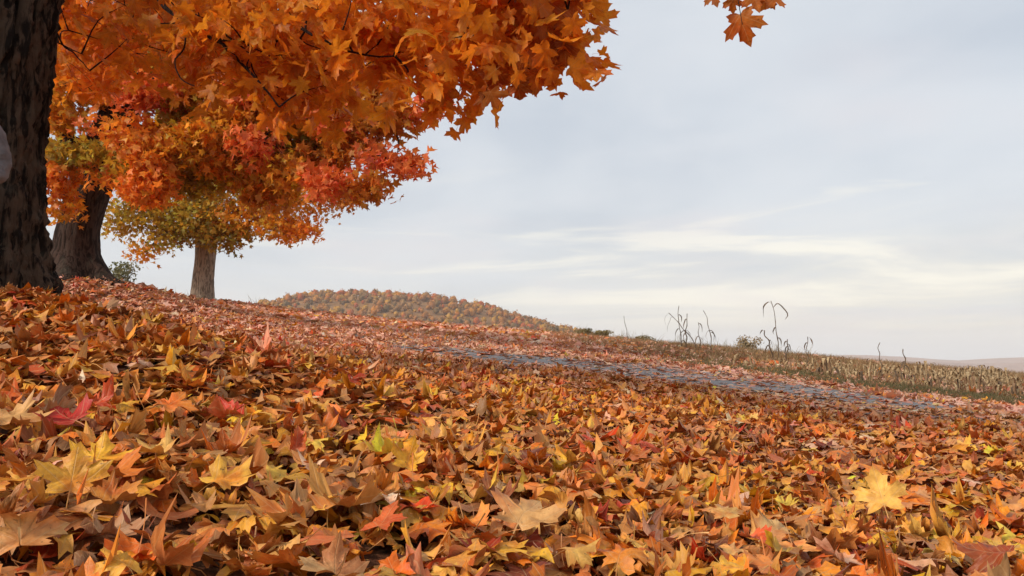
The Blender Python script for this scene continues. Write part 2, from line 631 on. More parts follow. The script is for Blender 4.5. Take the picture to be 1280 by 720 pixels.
def keep_litter(x, y, rg):
    rd = road_dist(x, y)
    on = np.abs(rd) < ROAD_W * 1.02
    edge = np.clip(np.abs(rd) / ROAD_W, 0, 1)
    pat = fbm(np.stack([x * .9, y * .9], -1), 31, 3)
    along = np.maximum(np.clip((y - 9.0) / 1.8, 0, 1), .97 * np.clip((x - 2.9) / 1.1, 0, 1))          # under the trees the lane is buried
    p = np.ones(len(x))
    p = np.where(on, np.clip(.76 + .22 * edge ** 3 + (pat - .5) * 3.4, .12, .98) * (1 - along) + along, p)
    far = (rd < 0) & ~on
    on = on & (along < .6)
    dd = -rd - ROAD_W
    verge = np.clip(.42 - .25 * np.clip(dd, 0, 1.6) / 1.6 + (pat - .5) * 1.8, .06, 1)
    fld = np.clip(.34 - (dd - 1.6) * .05 + (pat - .5) * 1.0, .05, 1)
    pf = np.where(dd < 1.6, verge, fld)
    right = np.clip((x - .2 * y + 3.0) / 3.0, 0, 1)
    p = np.where(far, pf * right + (1 - right), p)
    p = np.where(np.hypot(x - TREE1[0], y - TREE1[1]) < .5, 0, p)
    p = np.where(np.hypot(x - TREE2[0], y - TREE2[1]) < .5, 0, p)
    p = np.where(np.hypot(x - TREE3[0], y - TREE3[1]) < .4, 0, p)
    return rg.uniform(size=len(x)) < p, on


def litter(tmpl, dens, r0, r1, size, depth, tilt, curl, rg, half=.71):
    x, y = litter_layout(dens, r0, r1, rg, half)
    k, on = keep_litter(x, y, rg)
    if half > 1:      # only what the narrow fan leaves bare
        k &= (np.abs(x) > .70 * y) | (np.hypot(x, y) < 1.03)
    x, y, on = x[k], y[k], on[k]
    n = len(x)
    lay = rg.uniform(0, 1, n)
    hump = .05 * (fbm(np.stack([x * 2.6, y * 2.6], -1), 41, 3) - .45)
    z = height(x, y) + np.where(on, .03 + .012 * lay, .012 + depth * lay + np.where(on, 0, hump))
    tl = np.abs(rg.normal(0, 1, n)) * tilt * np.where(on, .4, 1)
    az = rg.uniform(0, 2 * np.pi, n)
    nrm = np.stack([np.sin(tl) * np.cos(az), np.sin(tl) * np.sin(az), np.cos(tl)], -1)
    nrm *= np.where(rg.uniform(size=n) < .45, -1, 1)[:, None]
    ta = rg.uniform(0, 2 * np.pi, n)
    tip = np.stack([np.cos(ta), np.sin(ta), .2 * rg.normal(size=n)], -1)
    rot = frames(nrm, tip)
    sz = size * np.clip(np.exp(rg.normal(0, .24, n)), .55, 1.35)
    col, kind = pick_colors(x, y, rg)
    cu = curl * rg.uniform(.35, 1.25, n) * np.where(on, .35, 1)
    cup = -np.sign(nrm[:, 2]) * np.where(rg.uniform(size=n) < .74, 1, -1)
    return dict(tmpl=tmpl, cup=cup, pos=np.stack([x, y, z], -1), rot=rot, size=sz, color=col, curl=cu, kind=kind, lay=lay)


def emit(L, sel, rg):
    return leaf_batch(L['tmpl'], L['pos'][sel], L['rot'][sel], L['size'][sel], L['color'][sel], L['curl'][sel], rg, cup=L['cup'][sel])


def join(parts):
    V, Fs, A, off = [], [], {}, 0
    for v, f, a in parts:
        V.append(v)
        Fs.append(f + off)
        off += len(v)
        for k, (t, d) in a.items():
            A.setdefault(k, (t, []))[1].append(d)
    return np.vstack(V), np.vstack(Fs), {k: (t, np.concatenate(d)) for k, (t, d) in A.items()}


# ------------------------------------------------------------------ the carpet of fallen leaves
L_near = litter(T_HI, 760, 1.02, 2.4, .077, .07, .33, 1.25, rng)
L_mid = litter(T_MID, 560, 2.4, 8.0, .075, .05, .32, 1.1, rng)
L_far1 = litter(T_LOW, 285, 8.0, 15.0, .09, .045, .42, .85, rng)
L_far2 = litter(T_TINY, 125, 15.0, 34.0, .12, .05, .55, .6, rng)

L_side = litter(T_LOW, 220, .35, 9.0, .095, .07, .36, 1.0, rng, 1.5)
# leaves that stand out in the photograph: pixel, colour, size, and how they lie
HERO = [
    (86, 520, (.42, .028, .018), 55, 'red', 'crimson red leaf lying flat among tan leaves below the near trunk'),
    (510, 572, (.80, .42, .03), 44, 'yellow', 'bright yellow leaf standing on its edge in the middle of the leaf carpet'),
    (1102, 628, (.78, .44, .09), 49, 'yellow', 'pale yellow star-shaped leaf standing upright among brown leaves'),
    (776, 696, (.70, .25, .035), 57, 'orange', 'large vivid orange leaf at the bottom edge of the picture'),
    (655, 648, (.62, .34, .13), 73, 'tan', 'broad pale tan leaf with one lobe pointing straight up, left of the vivid orange leaf'),
    (478, 650, (.58, .12, .03), 52, 'orange', 'red-orange leaf lying flat, blushing to yellow, left of a pale tan leaf'),
    (212, 504, (.66, .21, .03), 41, 'orange', 'glowing orange leaf on the slope to the right of the crimson leaf'),
    (124, 568, (.80, .42, .03), 49, 'yellow', 'lemon yellow leaf lying just below the crimson leaf'),
    (90, 600, (.66, .34, .03), 57, 'gold', 'golden yellow leaf leaning on its side beneath the lemon yellow one'),
    (282, 596, (.76, .40, .05), 60, 'yellow', 'folded yellow leaf with tan edges on the near slope'),
    (26, 668, (.62, .36, .13), 67, 'tan', 'cream leaf with two upright prongs in the bottom left corner'),
    (150, 704, (.78, .40, .05), 55, 'yellow', 'yellow leaf with a sharp tip at the bottom edge near the left corner'),
    (142, 616, (.62, .23, .03), 48, 'orange', 'orange leaf with a yellow rim beside the golden yellow leaf'),
    (18, 520, (.62, .33, .12), 57, 'tan', 'curled cream leaf touching the left edge of the picture'),
    (372, 552, (.56, .12, .025), 33, 'red', 'small scarlet leaf flat on the slope, level with the yellow upright leaf'),
    (1236, 706, (.30, .07, .02), 60, 'rust', 'dark rust red leaf in the bottom right corner'),
    (420, 708, (.55, .33, .15), 60, 'tan', 'tan leaf rolled along its midrib at the bottom edge, left of centre'),
    (970, 660, (.60, .38, .16), 49, 'tan', 'light tan leaf with curled lobes between two orange leaves at the lower right'),
    (905, 640, (.62, .36, .11), 36, 'tan', 'straw coloured leaf left of the pale yellow star-shaped leaf'),
    (720, 690, (.68, .40, .10), 48, 'tan', 'straw yellow leaf overlapped by the vivid orange leaf'),
]


def choose_things(L, n):
    """the leaves on top of the carpet that show largest"""
    u, v, d = project(L['pos'])
    px = F * L['size'] / d
    ok = (u > 6) & (u < 1274) & (v > 330) & (v < 716) & (L['lay'] > .62)
    order = np.argsort(np.where(ok, -px, 0))
    return order[:n]


pick = choose_things(L_near, 278)
mask = np.ones(len(L_near['pos']), bool)
mask[pick] = False
# clear the spots where the leaves that stand out lie
hero_pos = []
for (u, v, c, s, k, lab) in HERO:
    p = surf(u, v, .10)
    hero_pos.append(p)
    dd = np.linalg.norm(L_near['pos'] - p, axis=1)
    toward = L_near['pos'][:, 1] < p[1] + .02
    mask &= ~((dd < .085) & (L_near['lay'] > .35))
NICK = ['crimson leaf', 'yellow standing leaf', 'star-shaped leaf', 'vivid orange leaf', 'broad tan leaf', 'red-orange leaf', 'glowing orange leaf',
        'lemon yellow leaf', 'golden leaf', 'folded yellow leaf', 'two-pronged leaf', 'sharp-tipped leaf', 'yellow-rimmed leaf', 'curled cream leaf',
        'scarlet leaf', 'dark rust leaf', 'rolled tan leaf', 'light tan leaf', 'straw coloured leaf', 'straw yellow leaf']
hero_uv = np.array([h[:2] for h in HERO], float)
used_labels = {}


def common_label(i):
    """colour, pose and where the leaf lies from the nearest leaf that stands out"""
    u, v, d = project(L_near['pos'][i])
    k = int(np.argmin(np.hypot(hero_uv[:, 0] - u, (hero_uv[:, 1] - v) * 1.6)))
    du, dv = u - hero_uv[k, 0], v - hero_uv[k, 1]
    dist = math.hypot(du, dv)
    near = 'just ' if dist < 60 else '' if dist < 130 else 'well '
    hor = 'left of' if du < 0 else 'right of'
    ver = 'behind' if dv < 0 else 'in front of'
    if abs(du) > 2.2 * abs(dv):
        rel_ = hor
    elif abs(dv) > 1.6 * abs(du):
        rel_ = ver
    else:
        rel_ = ver + ' and ' + hor
    tz = L_near['rot'][i][2, 2]
    pose = 'propped-up' if abs(tz) < .72 else 'tilted' if abs(tz) < .9 else 'flat'
    if L_near['curl'][i] > 1.1:
        pose += ' curled'
    size = 'small ' if L_near['size'][i] < .085 else 'broad ' if L_near['size'][i] > .125 else ''
    names = {'tan': 'tan', 'gold': 'golden', 'grey': 'grey-brown', 'pink': 'dusty pink', 'rust': 'rust brown', 'maroon': 'dark maroon'}
    kd = PN[L_near['kind'][i]]
    return ' '.join(f"{size}{names.get(kd, kd)} {pose} maple leaf {near}{rel_} the {NICK[k]}".replace('maple leaf', 'leaf').split())


for i in pick:
    p = L_near['pos'][i]
    if any(np.linalg.norm(p - q) < .075 for q in hero_pos):
        continue
    one = {k: (L_near[k] if k == 'tmpl' else L_near[k][i:i + 1].copy()) for k in L_near}
    one['pos'][:] = 0
    v, f, a = emit(one, slice(None), rng)
    k = PN[L_near['kind'][i]]
    link('fallen_leaf', make_mesh('fallen_leaf', v, f, M_LITTER, a), None, p, label=common_label(i), category='leaf', group=k + ' leaves on top of the carpet')
for (u, v, c, s, k, lab), p in zip(HERO, hero_pos):
    s = s * (np.linalg.norm(CAM - p)) / F / 1.05
    toc = CAM - p
    toc = toc / np.linalg.norm(toc)
    up = 'upright' in lab or 'on its edge' in lab or 'leaning' in lab
    nrm = toc * (1.1 if up else .45) + np.array([rng.normal() * .2, 0, .45 if up else 1.0])
    tip = np.array([rng.normal() * .35, .3, 1.0]) if up or 'large' in lab or 'broad' in lab else np.array([rng.normal(), .6, .3])
    v_, f_, a_ = leaf_batch(T_HI, np.zeros((1, 3)), frames(nrm[None], tip[None]), np.array([s]), np.array([c]), np.array([.5 if 'lying flat' in lab or 'star' in lab else .85]), rng)
    v_[:, :] -= v_.mean(0)
    low = v_[:, 2].min()
    link('fallen_leaf', make_mesh('fallen_leaf', v_, f_, M_LITTER, a_), None, p + np.array([0, 0, max(0, -low - .05)]), label=lab, category='leaf', group='leaves that stand out of the carpet')

V, Fc, A = join([emit(L_near, mask, rng), emit(L_mid, slice(None), rng), emit(L_side, slice(None), rng)])
link('fallen_leaves', make_mesh('fallen_leaves', V, Fc, M_LITTER, A), kind='stuff')
V, Fc, A = join([emit(L_far1, slice(None), rng), emit(L_far2, slice(None), rng)])
link('fallen_leaves', make_mesh('fallen_leaves', V, Fc, M_LITTER_FAR, A), kind='stuff')


# ------------------------------------------------------------------ trunks and limbs
def tube(P, rad, sides=10, disp=None, cap=True):
    """a tapering tube along P; returns verts, quads"""
    P = np.asarray(P, float)
    n = len(P)
    T = np.gradient(P, axis=0)
    T /= np.linalg.norm(T, axis=1)[:, None]
    ref = np.array([1.0, 0, 0]) if abs(T[0][0]) < .8 else np.array([0, 1.0, 0])
    V = []
    a = np.linspace(0, 2 * np.pi, sides, endpoint=False)
    e1 = ref
    for i in range(n):
        e1 = e1 - T[i] * (e1 @ T[i])
        e1 /= np.linalg.norm(e1)
        e2 = np.cross(T[i], e1)
        r = rad[i] * (1 if disp is None else disp(a, i))
        V.append(P[i] + np.outer(np.cos(a) * r, e1) + np.outer(np.sin(a) * r, e2))
    V = np.vstack(V)
    i = np.arange(n - 1)[:, None] * sides
    j = np.arange(sides)[None]
    k = (j + 1) % sides
    Q = np.stack([i + j, i + k, i + k + sides, i + j + sides], -1).reshape(-1, 4)
    return V, Q


def joinq(parts):
    V, Q, o = [], [], 0
    for v, q in parts:
        V.append(v)
        Q.append(q + o)
        o += len(v)
    return np.vstack(V), np.vstack(Q)


def trunk_mesh(name, base, path, rads, sides, rows, mat, furrow, roots, seed, cleft=None):
    """a trunk with furrowed bark and a flared, rooted foot; coordinates relative to base"""
    P = resample(np.array(path, float), rows)
    r = np.interp(np.linspace(0, 1, rows), np.linspace(0, 1, len(rads)), rads)

    def disp(a, i):
        z = P[i][2]
        ca, sa = np.cos(a), np.sin(a)
        wv = .35 * np.sin(z * 2.1 + 2 * a) + .2 * np.sin(z * 5.3 - 3 * a)
        q = np.stack([ca * 7 + wv, sa * 7 - wv, np.full_like(a, z * 1.5)], -1)
        n = fbm(q, seed, 3)
        q2 = np.stack([ca * 24 + wv * 2, sa * 24, np.full_like(a, z * 8)], -1)
        n2 = fbm(q2, seed + 9, 3)
        ridge = 1 - np.abs(2 * n - 1) * 2.0
        ridge2 = 1 - np.abs(2 * n2 - 1) * 2.0
        d = 1 + furrow * (ridge - .5) + furrow * .55 * (ridge2 - .5)
        fl = np.exp(-max(z + .05, 0) / .30)
        for (ra, amp, wd) in roots:
            da = np.angle(np.exp(1j * (a - ra)))
            d = d + amp * fl * np.exp(-(da / wd) ** 2)
        lump = vnoise(np.stack([ca * 1.6 + 5, sa * 1.6, np.full_like(a, z * .5)], -1), seed + 3)
        d = d + .16 * (lump - .5)
        if cleft is not None:
            for (ca0, dep, wd) in cleft:
                da = np.angle(np.exp(1j * (a - ca0 - .12 * math.sin(z * 1.7))))
                d = d - dep * np.exp(-(da / wd) ** 2)
        return d
    v, q = tube(P, r, sides, disp)
    return make_mesh(name, v, q, mat)


def limb(P, r0, r1, n=14, sides=8, wob=.04, rg=rng):
    C = resample(np.array(P, float), n)
    L = np.linalg.norm(C[-1] - C[0])
    w = rg.normal(size=C.shape) * wob * L * .25
    w[0] = 0
    C = C + w * np.linspace(0, 1, n)[:, None] ** .5
    r = r0 + (r1 - r0) * np.linspace(0, 1, n) ** .8
    return C, tube(C, r, sides)


def crown_twigs(limbs, centres, rg, r0=.010, r1=.0025, n=8, sag=.12, sides=4):
    """a thin twig from the nearest limb point to every cluster centre"""
    LP = np.vstack([c[len(c) // 4:] for c in limbs])
    tw, paths = [], []
    cen = np.asarray(centres)
    d0 = np.array([np.linalg.norm(LP - c, axis=1).min() for c in cen])
    buf = np.zeros((len(LP) + len(cen) * 3, 3))
    lev = np.zeros(len(buf))
    buf[:len(LP)] = LP
    m0 = len(LP)
    for i in np.argsort(d0):
        c = cen[i]
        d = np.linalg.norm(buf[:m0] - c, axis=1) + lev[:m0] * .04
        kk = int(np.argmin(d))
        a = buf[kk]
        L = np.linalg.norm(c - a)
        m = (a + c) / 2 + np.array([rg.normal() * .12, rg.normal() * .12, sag]) * L
        C = resample(np.array([a, m, c]), n)
        paths.append(C)
        f = .75 ** lev[kk]
        tw.append(tube(C, np.maximum(np.linspace(r0, r1 * 1.2, n) * f, r1), sides))
        for q in (n // 3, 2 * n // 3, n - 1):
            buf[m0] = C[q]
            lev[m0] = lev[kk] + 1
            m0 += 1
    return paths, tw


def lobe_points(lobes, rg):
    """cluster centres inside ellipsoids (centre, radii, count, tint)"""
    C, tint = [], []
    for (c, r, n, t) in lobes:
        q = rg.normal(size=(n, 3))
        q /= np.linalg.norm(q, axis=1)[:, None]
        q *= rg.uniform(.25, 1, (n, 1)) ** .45
        C.append(np.asarray(c) + q * np.asarray(r))
        tint += [t] * n
    return np.vstack(C), tint


def hang_leaves(centres, spread, per, size, rg, droop=.8, face=None):
    """leaf positions and frames round cluster centres, blades hanging"""
    n = len(centres)
    idx = np.repeat(np.arange(n), per)
    N = len(idx)
    off = np.clip(rg.normal(size=(N, 3)), -1.7, 1.7) * np.asarray(spread)
    pos = centres[idx] + off
    tip = np.stack([rg.normal(size=N) * .55, rg.normal(size=N) * .55, -np.full(N, droop) + rg.normal(size=N) * .35], -1)
    tip += off * 1.5 / np.maximum(np.linalg.norm(off, axis=1), 1e-3)[:, None] * .3
    nrm = np.stack([rg.normal(size=N) * .8, rg.normal(size=N) * .8, rg.uniform(.1, 1.1, N)], -1)
    rot = frames(nrm, tip)
    sz = size * np.exp(rg.normal(0, .2, N))
    return pos, rot, sz, idx


# ---- the near maple
def near_maple():
    bx, by = TREE1
    bz = float(height(bx, by))
    base = np.array([bx, by, bz - .05])
    root = empty('maple_tree', base, label='near maple with thick dark furrowed trunk at the left edge and orange boughs overhead', category='tree', group='row of maple trees')
    path = [(0, 0, -.25), (0, 0, .1), (-.02, 0, .5), (-.04, 0, 1.1), (0, .02, 1.9), (.05, .05, 2.8), (.05, .1, 4.2), (0, .2, 6.0)]
    rads = [.62, .54, .475, .44, .425, .42, .34, .22]
    roots = [(-.5, .14, .32), (.55, .25, .35), (-1.6, .5, .35), (-2.6, .5, .4), (1.9, .5, .4), (2.9, .5, .3)]
    me = trunk_mesh('trunk', base, path, rads, 280, 190, M_BARK1, .21, roots, 5, cleft=[(-.62, .30, .09), (-1.15, .12, .09), (-2.0, .12, .12), (.9, .1, .1)])
    link('trunk', me, root)

    def rel(p):
        return np.asarray(p) - base
    b0 = np.array([0, 0, 2.7])
    limbs, meshes = [], []

    def add(pts, r0, r1, n=18, sides=9, wob=.03):
        C, m = limb(pts, r0, r1, n, sides, wob)
        limbs.append(C)
        meshes.append(m)
        return C
    G = []
    # bough over the meadow, over the camera, and the ones behind the trunk
    specs = [
        ([b0, rel(at(180, -160, 4.7)), rel(at(360, -120, 4.3)), rel(at(520, -75, 3.9)), rel(at(660, -55, 3.6))], .12, .018),
        ([b0 + [0, 0, -.1], rel(at(150, -260, 4.2)), rel(at(420, -330, 3.4)), rel(at(720, -230, 2.9)), rel(at(935, -70, 2.65))], .12, .008),
        ([b0 + [0, .1, .2], rel(at(120, -40, 6.2)), rel(at(180, -60, 7.2)), rel(at(260, -50, 8.2))], .10, .02),
        ([b0 + [0, 0, .5], rel(at(140, -330, 5.2)), rel(at(320, -260, 5.4)), rel(at(430, -130, 5.4)), rel(at(480, -30, 5.3))], .10, .015),
        ([b0 + [0, 0, .9], (1.4, .6, 4.6), (2.6, .9, 5.2), (3.3, 1.1, 5.4)], .11, .02),
        ([b0 + [0, 0, .4], (-1.0, -.9, 3.8), (-2.1, -1.6, 4.2), (-3.1, -2.0, 4.1)], .11, .02),
        ([b0 + [0, 0, .8], (-1.0, 1.2, 4.4), (-1.6, 2.6, 5.0), (-2.0, 3.6, 5.1)], .11, .02),
        ([b0 + [0, 0, .3], (.6, -1.3, 3.9), (1.2, -2.6, 4.4), (1.7, -3.6, 4.4)], .11, .02),
        ([b0 + [0, 0, 1.8], (.5, .2, 5.8), (.9, .1, 6.8), (1.1, 0, 7.6)], .12, .02),
    ]
    for pts, r0, r1 in specs:
        add(pts, r0, r1)
    # the two dark bare branches seen against the foliage
    seen = [
        ([rel(at(150, -90, 4.9)), rel(at(196, -2, 4.7)), rel(at(238, 32, 4.65)), rel(at(272, 50, 4.6)), rel(at(300, 78, 4.55)), rel(at(322, 100, 4.5)), rel(at(352, 132, 4.5))], .018, .005),
        ([rel(at(272, 50, 4.6)), rel(at(300, 52, 4.5)), rel(at(338, 70, 4.4))], .010, .003),
        ([rel(at(280, 42, 4.6)), rel(at(310, 66, 4.7)), rel(at(318, 92, 4.7)), rel(at(340, 112, 4.7))], .007, .003),
        ([rel(at(232, 26, 4.65)), rel(at(231, 58, 4.6)), rel(at(219, 76, 4.6)), rel(at(226, 98, 4.6)), rel(at(243, 108, 4.6))], .007, .003),
        ([rel(at(300, -70, 4.3)), rel(at(334, 2, 4.2)), rel(at(370, 32, 4.1)), rel(at(405, 50, 4.05)), rel(at(440, 66, 4.0)), rel(at(494, 71, 3.95))], .015, .004),
        ([rel(at(60, 15, 5.3)), rel(at(78, 55, 5.4)), rel(at(92, 66, 5.4)), rel(at(112, 88, 5.4))], .010, .003),
        ([rel(at(66, 50, 5.4)), rel(at(90, 62, 5.4)), rel(at(104, 68, 5.4))], .006, .003),
        ([rel(at(560, -50, 3.8)), rel(at(570, 20, 3.75)), rel(at(600, 42, 3.7)), rel(at(650, 45, 3.6))], .010, .003),
        ([rel(at(640, -58, 3.6)), rel(at(665, 10, 3.55)), rel(at(690, 38, 3.5)), rel(at(700, 62, 3.5))], .008, .003),
    ]
    for pts, r0, r1 in seen:
        add(pts, r0, r1, 16, 6, .015)
    for v, q in meshes[:9]:
        link('limb', make_mesh('limb', v, q, M_BARK1), root)
    for v, q in meshes[9:]:
        link('branch', make_mesh('branch', v, q, M_TWIG), root)
    # foliage lobes: centre, radii, clusters, tint
    lob = [
        (rel(at(668, -5, 3.55)), (.24, .30, .27), 15, 0), (rel(at(700, 40, 3.5)), (.09, .12, .16), 7, 0), (rel(at(640, 62, 3.5)), (.15, .15, .17), 5, 0),
        (rel(at(600, 30, 3.7)), (.30, .35, .30), 20, 0), (rel(at(530, 28, 3.9)), (.37, .45, .34), 27, 0), (rel(at(560, 90, 3.9)), (.24, .25, .16), 6, 0),
        (rel(at(450, 40, 4.2)), (.42, .5, .38), 33, 0), (rel(at(380, 85, 4.7)), (.40, .5, .30), 20, 0), (rel(at(350, 30, 4.6)), (.5, .6, .40), 44, 0),
        (rel(at(260, 40, 5.2)), (.55, .6, .40), 44, 0), (rel(at(300, 75, 5.2)), (.42, .4, .22), 14, 0), (rel(at(170, 25, 6.0)), (.65, .7, .40), 50, 1), (rel(at(100, 40, 6.6)), (.5, .7, .55), 44, 1),
        (rel(at(230, -5, 7.2)), (.9, .7, .4), 40, 1), (rel(at(100, 60, 7.2)), (.4, .5, .3), 14, 1), (rel(at(420, 125, 5.2)), (.28, .3, .16), 8, 0),
        # the spray over the camera
        (rel(at(930, -120, 2.65)), (.12, .12, .04), 6, 0),
        # above the frame
        (rel(at(450, -140, 4.6)), (1.1, 1.0, .55), 34, 0), (rel(at(230, -220, 5.6)), (1.3, 1.2, .8), 36, 1), (rel(at(700, -330, 3.4)), (.8, .9, .4), 22, 0),
        ((2.6, .9, 5.2), (1.5, 1.5, 1.1), 40, 0), ((-2.2, -1.6, 4.4), (1.6, 1.5, 1.1), 40, 1), ((-1.8, 2.8, 5.0), (1.6, 1.6, 1.2), 40, 1),
        ((1.2, -2.6, 4.7), (1.4, 1.4, .9), 34, 0), ((.6, .2, 7.2), (2.2, 2.2, 1.3), 70, 1),
    ]
    C, tint = lobe_points(lob, rng)
    paths, tw = crown_twigs(limbs, C, rng, .007, .0018, 7, .05)
    v, q = joinq(tw)
    link('twigs', make_mesh('twigs', v, q, M_TWIG), root, kind='stuff')
    pos, rot, sz, idx = hang_leaves(C, (.10, .10, .095), 8, .099, rng)
    ti = np.array(tint)[idx]
    base_c = np.array([[.74, .33, .018], [.76, .29, .015]])[ti]
    alt = np.array([[.62, .15, .015], [.76, .36, .03], [.40, .08, .015], [.70, .22, .015], [.46, .34, .03]])[rng.choice(5, len(ti), p=[.28, .22, .08, .38, .04])]
    f = rng.uniform(0, .75, (len(ti), 1))
    col = (base_c * (1 - f) + alt * f) * np.exp(rng.normal(0, .12, (len(ti), 1)))
    # hand-placed leaves of the spray over the camera and of the drooping edge
    HP = [(928, 40, 2.62, .12), (916, 8, 2.66, .065), (944, 4, 2.6, .07), (957, 6, 2.7, .075), (967, 4, 2.62, .075), (893, 0, 2.6, .06),
          (706, 70, 3.45, .11), (718, 8, 3.5, .10), (732, 0, 3.5, .08), (672, 105, 3.5, .12), (648, 118, 3.5, .11), (700, 62, 3.5, .12), (620, 105, 3.55, .11), (605, 128, 3.6, .09), (704, 38, 3.45, .10), (656, 80, 3.45, .12), (690, 22, 3.45, .12)]
    hp = np.array([rel(at(u, v - 200 * s / Y, Y)) for u, v, Y, s in HP])
    toc = np.array([CAM - at(u, v, Y) for u, v, Y, s in HP])
    toc /= np.linalg.norm(toc, axis=1)[:, None]
    hn = toc + rng.normal(size=toc.shape) * .3
    ht = np.array([[rng.normal() * .3, rng.normal() * .2, -1.0] for _ in HP])
    hs = np.array([s for *_, s in HP])
    hc = np.array([.46, .15, .022]) * np.exp(rng.normal(0, .15, (len(HP), 1)))
    pos, rot, sz, col = np.vstack([hp, pos]), np.concatenate([frames(hn, ht), rot]), np.concatenate([hs, sz]), np.vstack([hc, col])
    # stalks of the hand-placed leaves
    stk = []
    LP = np.vstack([p[3:] for p in paths])
    for p, s in zip(hp, hs):
        a = LP[np.argmin(np.linalg.norm(LP - p - [0, 0, .03], axis=1))]
        stk.append(tube(resample(np.array([a, (a + p) / 2 + [0, 0, .02], p]), 6), np.linspace(.003, .0012, 6), 4))
    v, q = joinq(stk)
    link('leaf_stalks', make_mesh('leaf_stalks', v, q, M_TWIG), root, kind='stuff')
    u, v, d = project(pos + base)
    px = F * sz / d
    ok = (u > 40) & (u < 1000) & (v > -10) & (v < 190)
    order = np.argsort(np.where(ok, -px - 1000 * (np.arange(len(px)) < len(HP)), 0))
    ind = order[:300]
    m = np.ones(len(pos), bool)
    m[ind] = False
    cu = rng.uniform(.2, .6, len(pos))
    for i in ind:
        v_, f_, a_ = leaf_batch(T_HANG, np.zeros((1, 3)), rot[i:i + 1], sz[i:i + 1], col[i:i + 1], cu[i:i + 1], rng)
        link('leaf', make_mesh('leaf', v_, f_, M_CROWN, a_), root, pos[i])
    v_, f_, a_ = leaf_batch(T_MID, pos[m], rot[m], sz[m], col[m], cu[m], rng)
    link('crown', make_mesh('crown', v_, f_, M_CROWN, a_), root, kind='stuff')


near_maple()


def far_maple(name, label, base2, path, rads, roots, bark, limb_specs, lobes, size, per, spread, tmpl, tcols, seed, sides=72, rows=60, furrow=.05):
    rg = np.random.default_rng(seed)
    bx, by = base2
    base = np.array([bx, by, float(height(bx, by)) - .05])
    root = empty(name, base, label=label, category='tree', group='row of maple trees')
    link('trunk', trunk_mesh('trunk', base, path, rads, sides, rows, bark, furrow, roots, seed), root)
    limbs = []
    ms = []
    for pts, r0, r1 in limb_specs:
        pts = [np.asarray(p) if len(p) == 3 and not isinstance(p, tuple) else (at(*p[1:]) - base if p[0] == 'px' else np.asarray(p, float)) for p in pts]
        C, m = limb(pts, r0, r1, 16, 8, .03, rg)
        limbs.append(C)
        ms.append(m)
    for m in ms:
        link('limb', make_mesh('limb', m[0], m[1], bark), root)
    lb = [((at(c[1], c[2], c[3]) - base) if c[0] == 'px' else np.asarray(c, float), r, n, t) for c, r, n, t in lobes]
    C, tint = lobe_points(lb, rg)
    paths, tw = crown_twigs(limbs, C[::2], rg, .02, .005, 6, .08, 3)
    v, q = joinq(tw)
    link('twigs', make_mesh('twigs', v, q, M_TWIG), root, kind='stuff')
    pos, rot, sz, idx = hang_leaves(C, spread, per, size, rg, .5)
    names = list(tcols)
    col = np.zeros((len(pos), 3))
    tt = np.array([names.index(t) for t in tint])[idx]
    cl = rg.uniform(size=len(C))[idx]
    for k, nm in enumerate(names):
        opts = np.array(tcols[nm])
        s = tt == k
        # each spray has a leading colour, each leaf varies
        lead = opts[(cl[s] * len(opts)).astype(int)]
        own = opts[rg.integers(0, len(opts), s.sum())]
        f = rg.uniform(0, .6, (s.sum(), 1))
        col[s] = lead * (1 - f) + own * f
    col *= np.exp(rg.normal(0, .15, (len(pos), 1)))
    v_, f_, a_ = leaf_batch(tmpl, pos, rot, sz, col, rg.uniform(.2, .6, len(pos)), rg)
    link('crown', make_mesh('crown', v_, f_, M_CROWN_FAR, a_), root, kind='stuff')
    return root


TC = {
    'red': [(.80, .22, .085), (.82, .25, .08), (.80, .18, .105), (.82, .27, .07)],
    'orange': [(.80, .33, .03), (.76, .38, .03), (.82, .27, .04)],
    'gold': [(.72, .40, .022), (.68, .31, .022), (.56, .41, .03), (.74, .29, .02)],
    'green': [(.40, .37, .035), (.48, .40, .035), (.32, .31, .035), (.60, .40, .03)],
    'olive': [(.24, .23, .03), (.32, .27, .03), (.20, .20, .03), (.46, .31, .03)],
    'rust': [(.60, .28, .025), (.66, .30, .03), (.50, .25, .03), (.62, .20, .03)],
}


def px(u, v, Y):
    return ('px', u, v, Y)


